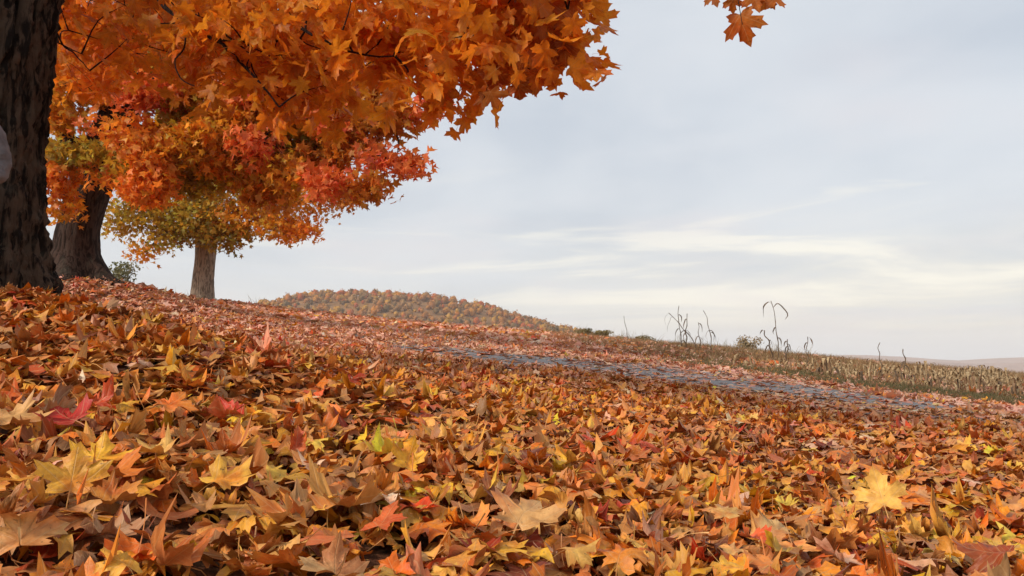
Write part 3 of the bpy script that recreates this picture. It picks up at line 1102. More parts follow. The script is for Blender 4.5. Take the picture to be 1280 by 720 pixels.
fork = (.35, 0, 1.75)
far_maple('maple_tree', 'middle maple with dark forked trunk and red, orange and green leaves', TREE2,
          [(0, 0, -.3), (0, 0, .1), (0, 0, .5), (.04, 0, 1.0), (.22, 0, 1.75), (.42, 0, 2.5), (.6, .1, 3.3), (.8, .2, 5)],
          [.62, .45, .33, .30, .32, .26, .20, .12], [(-.25, .95, .28), (.5, .5, .4), (-1.3, .5, .4), (2.4, .6, .4), (-2.4, .6, .4), (3.1, .6, .4)], M_BARK2,
          [([fork, px(120, 205, 13), px(95, 185, 12.8), px(80, 165, 12.7), px(66, 120, 12.6)], .24, .08),
           ([fork, px(150, 190, 13.2), px(160, 150, 13.2), px(180, 90, 13.2), px(196, 30, 13.2)], .26, .10),
           ([fork, px(170, 190, 13), px(220, 160, 12.6), px(300, 130, 12.2), px(400, 140, 11.8), px(490, 165, 11.5)], .16, .02),
           ([px(160, 150, 13.2), px(135, 120, 13.4), px(110, 95, 13.6), px(90, 40, 13.8)], .12, .04),
           ([px(175, 110, 13.2), px(240, 80, 12.8), px(340, 90, 12.4), px(440, 100, 12)], .12, .02),
           ([fork, px(185, 205, 14), px(260, 190, 14.4), px(360, 200, 14.6)], .10, .02),
           ([px(180, 90, 13.2), px(260, 0, 13.4), px(330, -60, 13.4)], .12, .03),
           ([px(190, 60, 13.2), px(190, -60, 13.6), px(180, -160, 13.8)], .12, .03),
           ([px(80, 165, 12.7), px(20, 100, 12.8), px(-40, 60, 13)], .1, .03)],
          [(px(104, 196, 12.0), (.34, .4, .13), 16, 'green'), (px(72, 196, 12.2), (.22, .3, .16), 14, 'green'), (px(73, 232, 12.1), (.22, .3, .24), 24, 'orange'), (px(82, 262, 12.1), (.12, .2, .12), 5, 'gold'),
           (px(128, 222, 12.0), (.12, .2, .10), 4, 'orange'), (px(160, 214, 12.0), (.22, .3, .18), 12, 'green'), (px(72, 150, 12.4), (.3, .4, .25), 22, 'gold'), (px(95, 115, 12.6), (.4, .5, .25), 26, 'gold'), (px(85, 90, 13), (.4, .5, .3), 22, 'orange'),
           (px(118, 158, 12.2), (0.08, 0.12, 0.07), 2, 'red'), (px(150, 100, 12.6), (.25, .3, .2), 10, 'gold'),
           (px(172, 122, 11.8), (0.28, 0.25, 0.16), 19, 'red'), (px(200, 114, 11.8), (0.25, 0.25, 0.16), 16, 'red'), (px(172, 170, 11.8), (.24, .3, .26), 26, 'orange'), (px(184, 232, 11.7), (.30, .3, .28), 34, 'orange'), (px(192, 200, 11.7), (.25, .3, .2), 18, 'orange'),
           (px(208, 84, 12.0), (.36, .4, .26), 24, 'green'), (px(229, 182, 11.7), (.25, .3, .26), 24, 'gold'), (px(240, 96, 11.9), (.3, .3, .2), 18, 'gold'), (px(222, 150, 12.2), (.35, .4, .3), 26, 'green'),
           (px(260, 172, 11.6), (0.25, 0.25, 0.16), 16, 'gold'), (px(250, 130, 12.2), (.5, .5, .3), 40, 'gold'), (px(258, 215, 12.4), (.5, .5, .28), 36, 'green'), (px(290, 208, 12.2), (.45, .5, .25), 32, 'gold'), (px(232, 225, 12.6), (.3, .3, .22), 14, 'olive'),
           (px(307, 112, 11.5), (0.21, 0.25, 0.18), 15, 'red'), (px(318, 186, 11.5), (0.23, 0.25, 0.18), 16, 'red'), (px(300, 150, 12), (.5, .5, .35), 44, 'gold'), (px(354, 182, 12.2), (.4, .4, .3), 30, 'olive'), (px(340, 135, 11.8), (.45, .5, .35), 42, 'gold'),
           (px(365, 210, 11.6), (0.26, 0.25, 0.18), 17, 'gold'), (px(345, 225, 12.2), (.45, .5, .22), 28, 'gold'), (px(330, 250, 12.4), (.3, .4, .14), 12, 'rust'), (px(395, 110, 11.6), (.45, .5, .35), 44, 'rust'), (px(411, 76, 11.4), (0.23, 0.25, 0.18), 16, 'red'),
           (px(417, 148, 11.4), (0.23, 0.25, 0.23), 21, 'red'), (px(385, 165, 12), (.4, .5, .35), 34, 'green'), (px(411, 228, 11.4), (0.23, 0.25, 0.16), 15, 'red'), (px(443, 187, 11.8), (.34, .4, .28), 26, 'rust'), (px(400, 200, 12), (.4, .4, .25), 26, 'rust'),
           (px(455, 150, 11.4), (.32, .35, .25), 26, 'rust'), (px(458, 236, 11.5), (.26, .3, .15), 14, 'rust'), (px(480, 200, 11.4), (0.21, 0.25, 0.16), 11, 'red'), (px(512, 203, 11.3), (0.16, 0.20, 0.12), 9, 'red'), (px(490, 150, 11.4), (.3, .3, .2), 18, 'rust'),
           (px(530, 142, 11.4), (0.21, 0.25, 0.13), 9, 'red'), (px(470, 110, 11.6), (.4, .4, .3), 26, 'rust'), (px(215, 50, 13), (.6, .8, .4), 34, 'gold'), (px(300, 50, 12.6), (1.2, .9, .6), 80, 'gold'), (px(120, 45, 13.4), (.6, .8, .4), 36, 'orange'),
           (px(440, 60, 12.2), (.8, .8, .5), 46, 'rust'), (px(310, 195, 13.8), (1.2, .6, .4), 44, 'olive'),
           (px(250, -80, 13.2), (2.2, 1.8, 1.0), 90, 'orange'), (px(120, -200, 13.8), (2.6, 2.2, 1.6), 110, 'gold'), (px(20, 40, 13), (1.0, 1.2, 1.2), 60, 'orange')],
          .105, 17, (.15, .15, .10), T_LOW, TC, 21)

far_maple('maple_tree', 'far small maple with pale grey trunk and green to yellow leaves', TREE3,
          [(0, 0, -.3), (0, 0, .1), (.02, 0, .8), (.06, 0, 1.5), (.1, 0, 2.2), (.15, 0, 3.2), (.1, 0, 4.6)],
          [.42, .37, .325, .315, .34, .26, .14], [(.1, .12, .3), (-1.2, .2, .3), (2.8, .15, .3)], M_BARK3,
          [([(.1, 0, 1.9), px(235, 275, 25.6), px(205, 262, 25), px(170, 262, 24.6)], .14, .02), ([(.1, 0, 2.1), px(290, 270, 25.5), px(340, 268, 24.8), px(375, 280, 24.4)], .14, .02),
           ([(.12, 0, 2.4), px(265, 240, 26), px(300, 200, 26), px(330, 160, 26)], .16, .03), ([(.12, 0, 2.4), px(240, 240, 26), px(215, 200, 26), px(200, 150, 26)], .16, .03),
           ([(.1, 0, 2.2), px(320, 250, 25), px(390, 250, 24), px(440, 245, 23.4)], .12, .02), ([(.1, 0, 2.0), px(215, 290, 24.6), px(190, 305, 24.2), px(180, 322, 24)], .05, .008),
           ([(.1, 0, 3), px(262, 180, 26.5), px(262, 80, 26.5)], .14, .03)],
          [(px(160, 268, 24.6), (.75, .8, .5), 40, 'green'), (px(200, 250, 25), (.9, .9, .65), 54, 'olive'), (px(205, 285, 24.8), (.7, .7, .35), 34, 'green'), (px(240, 270, 24.6), (.8, .8, .65), 60, 'green'),
           (px(262, 290, 24.6), (.65, .6, .35), 34, 'olive'), (px(290, 275, 24.8), (.75, .8, .5), 50, 'gold'), (px(290, 235, 25), (1.0, 1.0, .7), 60, 'green'), (px(335, 255, 24.6), (.9, .9, .6), 60, 'gold'),
           (px(345, 285, 24.4), (.75, .7, .32), 44, 'gold'), (px(370, 288, 24.2), (.5, .6, .26), 26, 'orange'), (px(390, 250, 24), (.8, .8, .45), 50, 'gold'), (px(430, 240, 23.6), (.6, .7, .35), 34, 'rust'),
           (px(240, 215, 25.4), (1.2, 1.0, .6), 60, 'green'), (px(330, 205, 25), (1.2, 1.0, .6), 60, 'gold'), (px(180, 220, 25.4), (1.0, 1, .6), 44, 'gold'), (px(180, 318, 24), (.20, .25, .16), 8, 'gold'), (px(196, 308, 24.2), (.22, .25, .12), 6, 'green'),
           (px(280, 305, 24.6), (.3, .3, .14), 6, 'olive'), (px(300, 294, 24.6), (.4, .4, .2), 14, 'olive'), (px(222, 296, 24.6), (.4, .4, .18), 14, 'olive'), (px(150, 285, 24.6), (.3, .4, .2), 10, 'green'),
           (px(260, 150, 26), (2.2, 2, 1.3), 90, 'gold'), (px(260, 60, 26.5), (1.8, 1.6, 1.3), 70, 'orange')],
          .125, 14, (.27, .27, .17), T_LOW, TC, 33, 48, 40, .045)


# ------------------------------------------------------------------ the wooded hill and what lies beyond the crest
def polyline_height(xs, hs):
    return lambda x: np.interp(x, xs, hs)


HD = 800.0
prof_u = np.array([120, 200, 250, 300, 335, 365, 400, 440, 480, 540, 600, 650, 700, 760, 830, 900, 1000])
prof_v = np.array([440, 420, 400, 388, 380, 371, 365, 364, 365, 369, 379, 393, 408, 421, 430, 436, 444])
PX = (prof_u - 640) / F * HD
PH = CAM[2] + (447 - prof_v) / F * HD - 5.0


def hill_z(x, y):
    top = np.interp(x, PX, PH)
    t = np.clip(1 - np.abs(y - HD) / np.where(y < HD, 330, 500), 0, 1)
    return -34 + (top + 34) * (t * t * (3 - 2 * t)) ** .8


hx = np.linspace(-430, 300, 90)
hy = np.linspace(470, 1300, 60)
HX, HY = np.meshgrid(hx, hy)
V = np.stack([HX, HY, hill_z(HX, HY) + 2 * (fbm(np.stack([HX * .02, HY * .02], -1), 51) - .5)], -1).reshape(-1, 3)
link('hill', make_mesh('hill', V, grid_faces(90, 60), flat_material('hill_soil', (.20, .10, .04, 1), (.28, .14, .05, 1), .05)), kind='structure')


def clump_crowns(C, Rr, H, cols, per, leaf, rg):
    """tree crowns as clouds of small leaf clumps: centres, radii, heights, colours"""
    N = len(C)
    q = rg.normal(size=(N, per, 3))
    q /= np.linalg.norm(q, axis=2, keepdims=True)
    q *= rg.uniform(.55, 1.15, (N, per, 1))
    # lumpy outline
    lump = 1 + .28 * (vnoise(q * 2.2 + rg.uniform(0, 90, (N, 1, 3)), 61)[..., None] - .5) * 2
    q = q * lump
    P = C[:, None] + q * np.stack([Rr, Rr, H], -1)[:, None, :]
    nrm = q + rg.normal(size=q.shape) * .5
    tip = rg.normal(size=q.shape)
    M = frames(nrm.reshape(-1, 3), tip.reshape(-1, 3))
    s = (leaf * np.exp(rg.normal(0, .3, (N, per))) * Rr[:, None]).reshape(-1)
    K = np.array([[-.6, -.4, 0], [.6, -.45, 0], [.75, .35, .1], [.0, .8, -.1], [-.7, .4, .1]])
    V = np.einsum('nij,kj->nki', M, K) * s[:, None, None] + P.reshape(-1, 1, 3)
    n = len(V)
    Fq = (np.array([[0, 1, 2], [0, 2, 3], [0, 3, 4]])[None] + (np.arange(n) * 5)[:, None, None]).reshape(-1, 3)
    cc = np.ones((N, per, 5, 4))
    cc[..., :3] = (cols[:, None, :] * np.exp(rg.normal(0, .12, (N, per, 1))))[:, :, None, :]
    return V.reshape(-1, 3), Fq, {'col': ('FLOAT_COLOR', cc.reshape(-1, 4))}


def forest():
    rg = np.random.default_rng(77)
    n = 1700
    x = rg.uniform(-290, 110, n)
    y = rg.uniform(560, 815, n)
    z = hill_z(x, y)
    u, v, d = project(np.stack([x, y, z], -1))
    k = (z > 8) & (u > 250)
    x, y, z = x[k], y[k], z[k]
    n = len(x)
    r = rg.uniform(1.5, 3.8, n)
    h = r * rg.uniform(.85, 1.25, n)
    opts = np.array([(.44, .16, .04), (.46, .20, .045), (.38, .16, .05), (.48, .25, .05), (.30, .15, .055), (.20, .12, .05), (.46, .12, .04), (.36, .20, .085), (.52, .20, .035)])
    pat = vnoise(np.stack([x * .018, y * .018], -1), 5)
    ci = np.clip((rg.uniform(size=n) * 6 + pat * 4 - .5).astype(int), 0, 8)
    C = np.stack([x, y, z + h * .72 + .4], -1)
    V, Fq, A = clump_crowns(C, r * 1.08, h * 1.08, opts[ci], 34, .22, rg)
    import bmesh
    bm = bmesh.new()
    bmesh.ops.create_icosphere(bm, subdivisions=2, radius=1)
    sv = np.array([v.co[:] for v in bm.verts])
    sf = np.array([[v.index for v in f.verts] for f in bm.faces])
    bm.free()
    m = len(sv)
    q = np.repeat(sv[None], n, 0)
    o = rg.uniform(0, 90, (n, 1, 3))
    q = q * (1 + 1.0 * (fbm(q * 1.7 + o, 62, 3)[..., None] - .5) + .35 * (vnoise(q * 6 + o, 66)[..., None] - .5))
    W_ = C[:, None] + q * .82 * np.stack([r, r, h], -1)[:, None]
    sff = (sf[None] + (np.arange(n) * m)[:, None, None]).reshape(-1, 3)
    cc = np.ones((n, m, 4))
    cc[..., :3] = opts[ci][:, None, :] * (.8 + .4 * vnoise(q * 4 + o, 67)[..., None])
    V, Fq, A = join([(W_.reshape(-1, 3), sff, {'col': ('FLOAT_COLOR', cc.reshape(-1, 4))}), (V, Fq, A)])
    link('forest', make_mesh('forest', V, Fq, M_FOREST, A), kind='stuff')


forest()


def ridge(name, D, us, vs, thick, mat):
    xs = (np.array(us) - 640) / F * D
    zs = CAM[2] + (447 - np.array(vs)) / F * D
    x = np.linspace(xs[0], xs[-1], 160)
    y = np.linspace(D - thick, D + thick, 24)
    X, Y = np.meshgrid(x, y)
    top = np.interp(X, xs, zs) + 6 * (fbm(np.stack([X * .004, Y * .002], -1), 88) - .5)
    t = 1 - ((Y - D) / thick) ** 2
    Z = -40 + (top + 40) * t
    link(name, make_mesh(name, np.stack([X, Y, Z], -1).reshape(-1, 3), grid_faces(160, 24), mat), kind='structure')


M_RIDGE = flat_material('far_woods', (.30, .20, .17, 1), (.40, .27, .22, 1), .01)  # woods colour paled towards pink, so part of the distance haze is painted in
ridge('distant_hills', 3000, [850, 950, 1020, 1060, 1120, 1160, 1200, 1240, 1290, 1400, 1500], [451, 449, 447, 444, 446, 449, 451, 448, 446, 446, 448], 350, M_RIDGE)
ridge('distant_hills', 2200, [900, 1000, 1080, 1150, 1220, 1290, 1400, 1500], [455, 453, 451, 452, 455, 453, 451, 452], 250, M_RIDGE)


def lone_tree(name, label, u, v, Y, r, h, cols, n, group=None, leaf=.22, low=0.0):
    """a small far bush or tree: a short forked trunk under an open cloud of leaf clumps"""
    rg = np.random.default_rng(int(u))
    top = at(u, v, Y)
    gz = float(height(top[0], Y))
    root = empty(name, (top[0], Y, gz), label=label, category='bush' if 'bush' in name or 'shrub' in name else 'tree')
    if group:
        root['group'] = group
    zc = top[2] - gz
    zc = max(zc - low, .5 * h) if low else zc
    ms = []
    tips = []
    for k in range(7):
        a = rg.uniform(0, 6.28)
        e = np.array([math.cos(a) * r * .7, math.sin(a) * r * .7, zc + rg.uniform(-.4, .5) * h])
        C, m = limb([(0, 0, -.2), (0, 0, max(zc - h, .3)), e * [.5, .5, .8], e], r * .05, r * .012, 9, 5, .03, rg)
        ms.append(m)
        tips.append(e)
    vv, q = joinq(ms)
    link('trunk', make_mesh('trunk', vv, q, M_TWIG), root)
    C = np.array(tips + [np.array([rg.normal() * r * .3, rg.normal() * r * .3, zc + rg.normal() * h * .35]) for _ in range(6)])
    cc = np.array(cols)[rg.integers(0, len(cols), len(C))]
    V, Fq, A = clump_crowns(C, np.full(len(C), r * .42), np.full(len(C), h * .4), cc, n, leaf, rg)
    link('crown', make_mesh('crown', V, Fq, M_FOREST, A, smooth=False), root, kind='stuff')


lone_tree('small_tree', 'small grey-green tree beyond the crest between the dark trunk and the pale trunk', 150, 344, 48, 1.15, 1.1, [(.17, .17, .07), (.21, .19, .09), (.25, .21, .12)], 80, leaf=.15)
lone_tree('bush', 'round brown bush on the skyline left of the tallest dead cornstalk', 936, 426, 30, .48, .36, [(.36, .25, .14), (.42, .30, .17), (.28, .21, .12)], 80, leaf=.15, low=.1)
for (u, v, rr, lab) in [(730, 414, .5, 'low olive bush on the skyline just right of the wooded hill'), (752, 417, .6, 'second low bush on the skyline right of the wooded hill'), (806, 423, .5, 'low dark bush on the skyline left of the leaning dead corn')]:
    lone_tree('bush', lab, u, v, 42, rr, .5 * rr, [(.2, .15, .06), (.24, .18, .07), (.16, .13, .06)], 70, 'bushes of the hedge on the skyline', leaf=.17, low=.05)


# ------------------------------------------------------------------ grass, stubble and dead corn
def blades(x, y, hgt, wid, lean, cols, rg, seg=3):
    """tapering bent grass blades rooted on the ground"""
    n = len(x)
    z = height(x, y)
    a = rg.uniform(0, 6.28, n)
    w = rg.uniform(0, 6.28, n)
    V = []
    for k in range(seg + 1):
        t = k / seg
        bx = x + np.cos(a) * lean * hgt * t * t
        by = y + np.sin(a) * lean * hgt * t * t
        bz = z - .02 + hgt * t * (1 - .25 * lean * t)
        ww = wid * (1 - t * .9) / 2
        V.append(np.stack([bx - np.cos(w) * ww, by - np.sin(w) * ww, bz], -1))
        V.append(np.stack([bx + np.cos(w) * ww, by + np.sin(w) * ww, bz], -1))
    V = np.stack(V, 1)
    m = 2 * (seg + 1)
    fq = np.array([[2 * k, 2 * k + 1, 2 * k + 3, 2 * k + 2] for k in range(seg)])
    Fq = (fq[None] + (np.arange(n) * m)[:, None, None]).reshape(-1, 4)
    cc = np.ones((n, m, 4))
    cc[..., :3] = cols[:, None, :]
    return V.reshape(-1, 3), Fq, {'col': ('FLOAT_COLOR', cc.reshape(-1, 4))}


def fan_points(n, r0, r1, rg, half=.8):
    th = math.atan(half)
    r = np.sqrt(rg.uniform(r0 * r0, r1 * r1, n))
    a = rg.uniform(-th, th, n)
    return r * np.sin(a), r * np.cos(a)


def verge_grass():
    rg = np.random.default_rng(5)
    x, y = fan_points(40000, 6.5, 24, rg)
    # most of it on the verge beyond the lane
    i = rg.integers(0, 120, 90000)
    d = ROADS[i + 1] - ROADS[i]
    d /= np.linalg.norm(d, axis=1)[:, None]
    p = ROADS[i] + d * rg.uniform(-.2, .2, (len(i), 1)) + np.stack([d[:, 1], -d[:, 0]], -1) * rg.uniform(ROAD_W, ROAD_W + 2.6, (len(i), 1))
    x, y = np.concatenate([x, p[:, 0]]), np.concatenate([y, p[:, 1]])
    rd = road_dist(x, y)
    dd = -rd - ROAD_W
    pat = fbm(np.stack([x * 1.1, y * 1.1], -1), 71, 3)
    right = np.clip((x - .16 * y + .4) / 1.0, 0, 1)
    k = (rd < 0) & (dd > .1) & (dd < 2.6) & (rg.uniform(size=len(x)) < right * np.clip((pat - .42) * 6, 0, .8))
    # thin patches of grass in front of the far maples
    k2 = (rd > 0) & (y > 8) & (x < -1.5) & (pat > .57) & (rg.uniform(size=len(x)) < .45)
    k = k | k2
    x, y = x[k], y[k]
    n = len(x)
    c = np.array([(.095, .105, .045), (.13, .12, .05), (.20, .15, .07), (.28, .20, .10)])[rg.integers(0, 4, n)]
    V, Fq, A = blades(x, y, rg.uniform(.06, .15, n), np.full(n, .015), rg.uniform(.1, .8, n), c, rg, 2)
    link('grass', make_mesh('grass', V, Fq, M_BLADE, A), kind='stuff')


verge_grass()


def field_litter():
    """dry straw coloured field growth behind the verge and along the crest"""
    rg = np.random.default_rng(6)
    x, y = fan_points(170000, 8, 36, rg, .85)
    rd = road_dist(x, y)
    dd = -rd - ROAD_W
    right = np.clip((x - .02 * y + .3) / 1.6, 0, 1)
    pat = fbm(np.stack([x * .7, y * .7], -1), 72, 3)
    k = (rd < 0) & (dd > 1.9) & (rg.uniform(size=len(x)) < right * np.clip(.45 + (pat - .4) * 1.8, .15, 1))
    x, y = x[k], y[k]
    n = len(x)
    c = np.array([(.34, .22, .10), (.28, .17, .08), (.24, .12, .06), (.40, .28, .14), (.19, .13, .06)])[rg.integers(0, 5, n)]
    h = rg.uniform(.08, .26, n)
    V, Fq, A = blades(x, y, h, np.full(n, .017), rg.uniform(.2, 1.0, n), c, rg, 2)
    link('dry_grass', make_mesh('dry_grass', V, Fq, M_BLADE, A), kind='stuff')
    # thin tufts along the skyline on the left
    xs, ys = [], []
    for u in list(rg.uniform(165, 260, 26)) + list(rg.uniform(280, 345, 5)) + list(rg.uniform(700, 1010, 75)):
        Y = rg.uniform(25, 31)
        p = at(u, 380, Y)
        m = rg.integers(4, 9)
        xs += list(p[0] + rg.normal(0, .12, m))
        ys += list(Y + rg.normal(0, .12, m))
    x, y = np.array(xs), np.array(ys)
    n = len(x)
    c = np.array([(.32, .25, .14), (.25, .18, .10), (.20, .17, .08)])[rg.integers(0, 3, n)]
    V, Fq, A = blades(x, y, rg.uniform(.12, .6, n) ** 1.2, np.full(n, .022), rg.uniform(.1, .8, n), c, rg, 3)
    link('weeds', make_mesh('weeds', V, Fq, M_BLADE, A), kind='stuff')


field_litter()
M_CORN = flat_material('dead_corn', (.22, .15, .08, 1), (.48, .34, .19, 1), 30, .85)
M_CORN_DARK = flat_material('dead_corn_dark', (.09, .06, .04, 1), (.2, .14, .09, 1), 30, .85)


def ribbon(C, w, up=(0, 0, 1), fold=.3):
    """a folded leaf blade along C"""
    C = np.asarray(C)
    T = np.gradient(C, axis=0)
    T /= np.linalg.norm(T, axis=1)[:, None]
    s = np.cross(T, np.asarray(up, float))
    s /= np.maximum(np.linalg.norm(s, axis=1), 1e-6)[:, None]
    nn = np.cross(s, T)
    n = len(C)
    ww = w * np.sin(np.linspace(.25, 3.05, n)) / 2
    V = np.stack([C - s * ww[:, None] + nn * ww[:, None] * fold, C, C + s * ww[:, None] + nn * ww[:, None] * fold], 1).reshape(-1, 3)
    i = np.arange(n - 1)[:, None] * 3
    Q = np.concatenate([np.stack([i[:, 0] + j, i[:, 0] + j + 1, i[:, 0] + j + 4, i[:, 0] + j + 3], -1) for j in (0, 1)])
    return V, Q


def corn_parts(hgt, rg, leaves, bend=0.0, az=0.0, broken=False):
    """stalk and leaf meshes of one dead corn plant, rooted at the origin"""
    d = np.array([math.cos(az), math.sin(az), 0])
    pts = [np.array([0, 0, -.05]), d * bend * .15 * hgt + [0, 0, hgt * .4], d * bend * .45 * hgt + [0, 0, hgt * .75], d * bend * hgt + [0, 0, hgt * (1 - .35 * abs(bend))]]
    C = resample(np.array(pts), 12)
    r = np.linspace(.017, .009, 12) * (1.1 if broken else 1)
    r[[3, 6, 9]] *= 1.25
    st = tube(C, r, 6)
    lv = []
    for (t, a, L, dr) in leaves:
        b = C[int(t * 11)]
        e = np.array([math.cos(a), math.sin(a), 0])
        K = resample(np.array([b, b + e * L * .25 + [0, 0, L * .35 * (1 - dr * .3)], b + e * L * .55 + [0, 0, L * (.25 - dr * .35)], b + e * L * .62 + [0, 0, L * (.0 - dr * .8)]]), 9)
        lv.append(ribbon(K, .035))
    return st, lv


def corn_plant(u, v_top, Y, u_base, label, leaves, sag=0.0, group='tall dead cornstalks on the skyline', rad=.0125):
    """a dead corn plant between a foot and a tip, with limp leaves (where, direction, length, droop)"""
    rg = np.random.default_rng(int(u * 3))
    top = at(u, v_top, Y)
    bx = at(u_base, v_top, Y)[0]
    gz = float(height(bx, Y))
    root = empty('corn_plant', (bx, Y, gz), label=label, category='corn plant', group=group)
    d = top - [bx, Y, gz]
    P = np.linspace(0, 1, 7)[:, None] * d
    P[:, 2] += sag * np.linalg.norm(d) * np.sin(np.linspace(0, math.pi, 7))
    P[1:, 0] += rg.normal(0, .022, 6)
    P[1:, 1] += rg.normal(0, .02, 6)
    P[0, 2] -= .05
    C = resample(P, 19)
    r = np.linspace(rad, rad * .45, 19) * (1 + .3 * (np.arange(19) % 5 == 2)) * rg.uniform(.8, 1.15, 19)
    link('stalk', make_mesh('stalk', *tube(C, r, 6), M_CORN_DARK), root)
    for (t, a, L, dr) in leaves:
        b = C[int(t * 18)]
        e = np.array([math.cos(a), math.sin(a) + rg.normal() * .3, 0])
        w = rg.normal(0, .06, 4) * L
        K = resample(np.array([b, b + e * L * .22 + [0, 0, L * .22 * (1.2 - dr * .6)], b + e * (L * .48 + w[0]) + [0, 0, L * (.12 - dr * .3)], b + e * (L * .6 + w[1]) + [0, 0, L * (-.1 - dr * .5)], b + e * (L * .52 + w[2]) + [0, 0, L * (-.2 - dr * .8)]]), 11)
        link('leaf', make_mesh('leaf', *ribbon(K, .025 + .025 * L, up=(rg.normal(), rg.normal(), .6)), M_CORN_DARK), root)


PI = math.pi
corn_plant(966, 376, 18, 973, 'tallest dead cornstalk with two long leaves arching down at its top', [(.97, PI, .34, .9), (.93, 0, .46, .5), (.60, PI, .12, 1.3), (.42, 0, .14, 1.3)])
corn_plant(847, 382, 20, 852, 'thin upright dead cornstalk in the middle of the leaning cluster', [(.8, 0, .14, 1.3), (.45, PI, .2, 1), (.2, 0, .25, 1)])
corn_plant(836, 391, 20, 872, 'dead cornstalk snapped over to the left with limp hanging leaves', [(.97, PI, .22, 1.4), (.86, PI, .26, 1.5), (.45, 0, .2, 1.2), (.4, PI, .2, 1.2)], .06)
corn_plant(859, 392, 20.5, 857, 'short stiff dead cornstalk right of the snapped one', [(.85, PI, .16, 1.6), (.55, .2, .22, 1.2), (.5, PI, .22, 1.2)], rad=.017)
corn_plant(883, 388, 20, 888, 'lone dead cornstalk with a thick middle, right of the leaning cluster', [(.5, 0, .22, 1.3), (.52, PI, .16, 1.4), (.45, 0, .24, .9)])
corn_plant(873, 403, 20, 874, 'short hooked dead cornstalk between two taller ones', [(.97, 0, .16, 1.4), (.5, PI, .14, 1.3), (.45, 0, .12, 1.3)])
corn_plant(781, 395, 22, 783, 'single thin dead stalk at the left end of the corn', [(.35, 0, .18, 1.2)], rad=.011)
corn_plant(955, 413, 18.2, 969, 'stubby dead cornstalk with bent leaves at the foot of the tallest one', [(.95, PI, .2, .3), (.7, .4, .14, 1.3), (.5, PI, .14, 1.3)], rad=.022)
corn_plant(985, 424, 17.6, 983, 'squat ragged dead corn clump right of the tallest cornstalk', [(.9, PI, .12, 1), (.8, .4, .15, 1.1), (.7, 2, .2, 1), (.6, -1, .2, 1)], rad=.02)
corn_plant(1009, 421, 17, 1007, 'short curled dead cornstalk standing apart at the left end of the stubble', [(.95, 0, .16, 1.4), (.8, PI, .12, 1.3), (.5, 0, .15, 1)])
corn_plant(1100, 428, 15.5, 1101, 'thin bare stalk rising above the corn stubble', [(.3, 0, .15, 1)], rad=.012)
corn_plant(1128, 436, 15, 1131, 'dark pointed stalk leaning left out of the corn stubble', [(.6, PI, .12, 1.4), (.4, 0, .2, 1)], rad=.016)


def stubble():
    rg = np.random.default_rng(8)
    # rows of cut stalks run with the verge
    pts = []
    for row in range(16):
        off = ROAD_W + 2.3 + row * .62
        for t in np.linspace(0, 1, 240):
            i = int(t * 75)
            a, b = ROADS[min(i, 158)], ROADS[min(i + 1, 159)]
            d = (b - a) / np.linalg.norm(b - a)
            nrm = np.array([d[1], -d[0]])
            p = a + (b - a) * (t * 75 - i) + nrm * (off + rg.normal() * .06) + d * rg.normal() * .08
            if p[1] > 6 and p[0] > .8 + .07 * p[1] and rg.uniform() < np.clip((p[0] - .25 * p[1]) * .22, .03, .38):
                pts.append(p)
    pts = np.array(pts)
    P3 = np.concatenate([pts, height(pts[:, 0], pts[:, 1])[:, None]], 1)
    u, v, d = project(P3)
    ok = (u > 2) & (u < 1278)
    pts, d, u = pts[ok], d[ok], u[ok]
    order = np.argsort(d)
    protos = []
    mats = [flat_material('corn_straw', (.34, .24, .12, 1), (.58, .43, .25, 1), 30, .85), M_CORN, M_CORN_DARK, flat_material('corn_rust', (.18, .10, .055, 1), (.36, .22, .12, 1), 30, .85)]
    for k in range(20):
        h = rg.uniform(.06, .24) * (1.6 if k % 7 == 0 else 1)
        lv = [(rg.uniform(.3, .95), rg.uniform(0, 6.28), rg.uniform(.06, .14), rg.uniform(.2, 1.0)) for _ in range(rg.integers(0, 3))]
        st, ls = corn_parts(h, rg, lv, rg.uniform(-.4, .4), rg.uniform(0, 6.28), True)
        protos.append((make_mesh('stalk', *st, mats[k % 4]), [make_mesh('leaf', *l, mats[(k + l_) % 4]) for l_, l in enumerate(ls)], joinq([st] + ls)))
    for j, i in enumerate(order[:120]):
        st, ls, _ = protos[rg.integers(0, 20)]
        x, y = pts[i]
        r = empty('corn_stub', (x, y, float(height(x, y))), label='short cut corn stub with dry leaf scraps in the stubble nearest the verge', category='corn stub', group='cut corn stubs near the verge')
        r.rotation_euler = (0, 0, rg.uniform(0, 6.28))
        link('stalk', st, r)
        for l in ls:
            link('leaf', l, r)
    Vs, Qs, o = [], [], 0
    for i in order[120:]:
        v, q = protos[rg.integers(0, 20)][2]
        a = rg.uniform(0, 6.28)
        c, s = math.cos(a), math.sin(a)
        w = v @ np.array([[c, s, 0], [-s, c, 0], [0, 0, 1]]) * rg.uniform(.8, 1.2)
        x, y = pts[i]
        Vs.append(w + [x, y, float(height(x, y))])
        Qs.append(q + o)
        o += len(v)
    link('corn_stubble', make_mesh('corn_stubble', np.vstack(Vs), np.vstack(Qs), M_CORN), kind='stuff')


stubble()


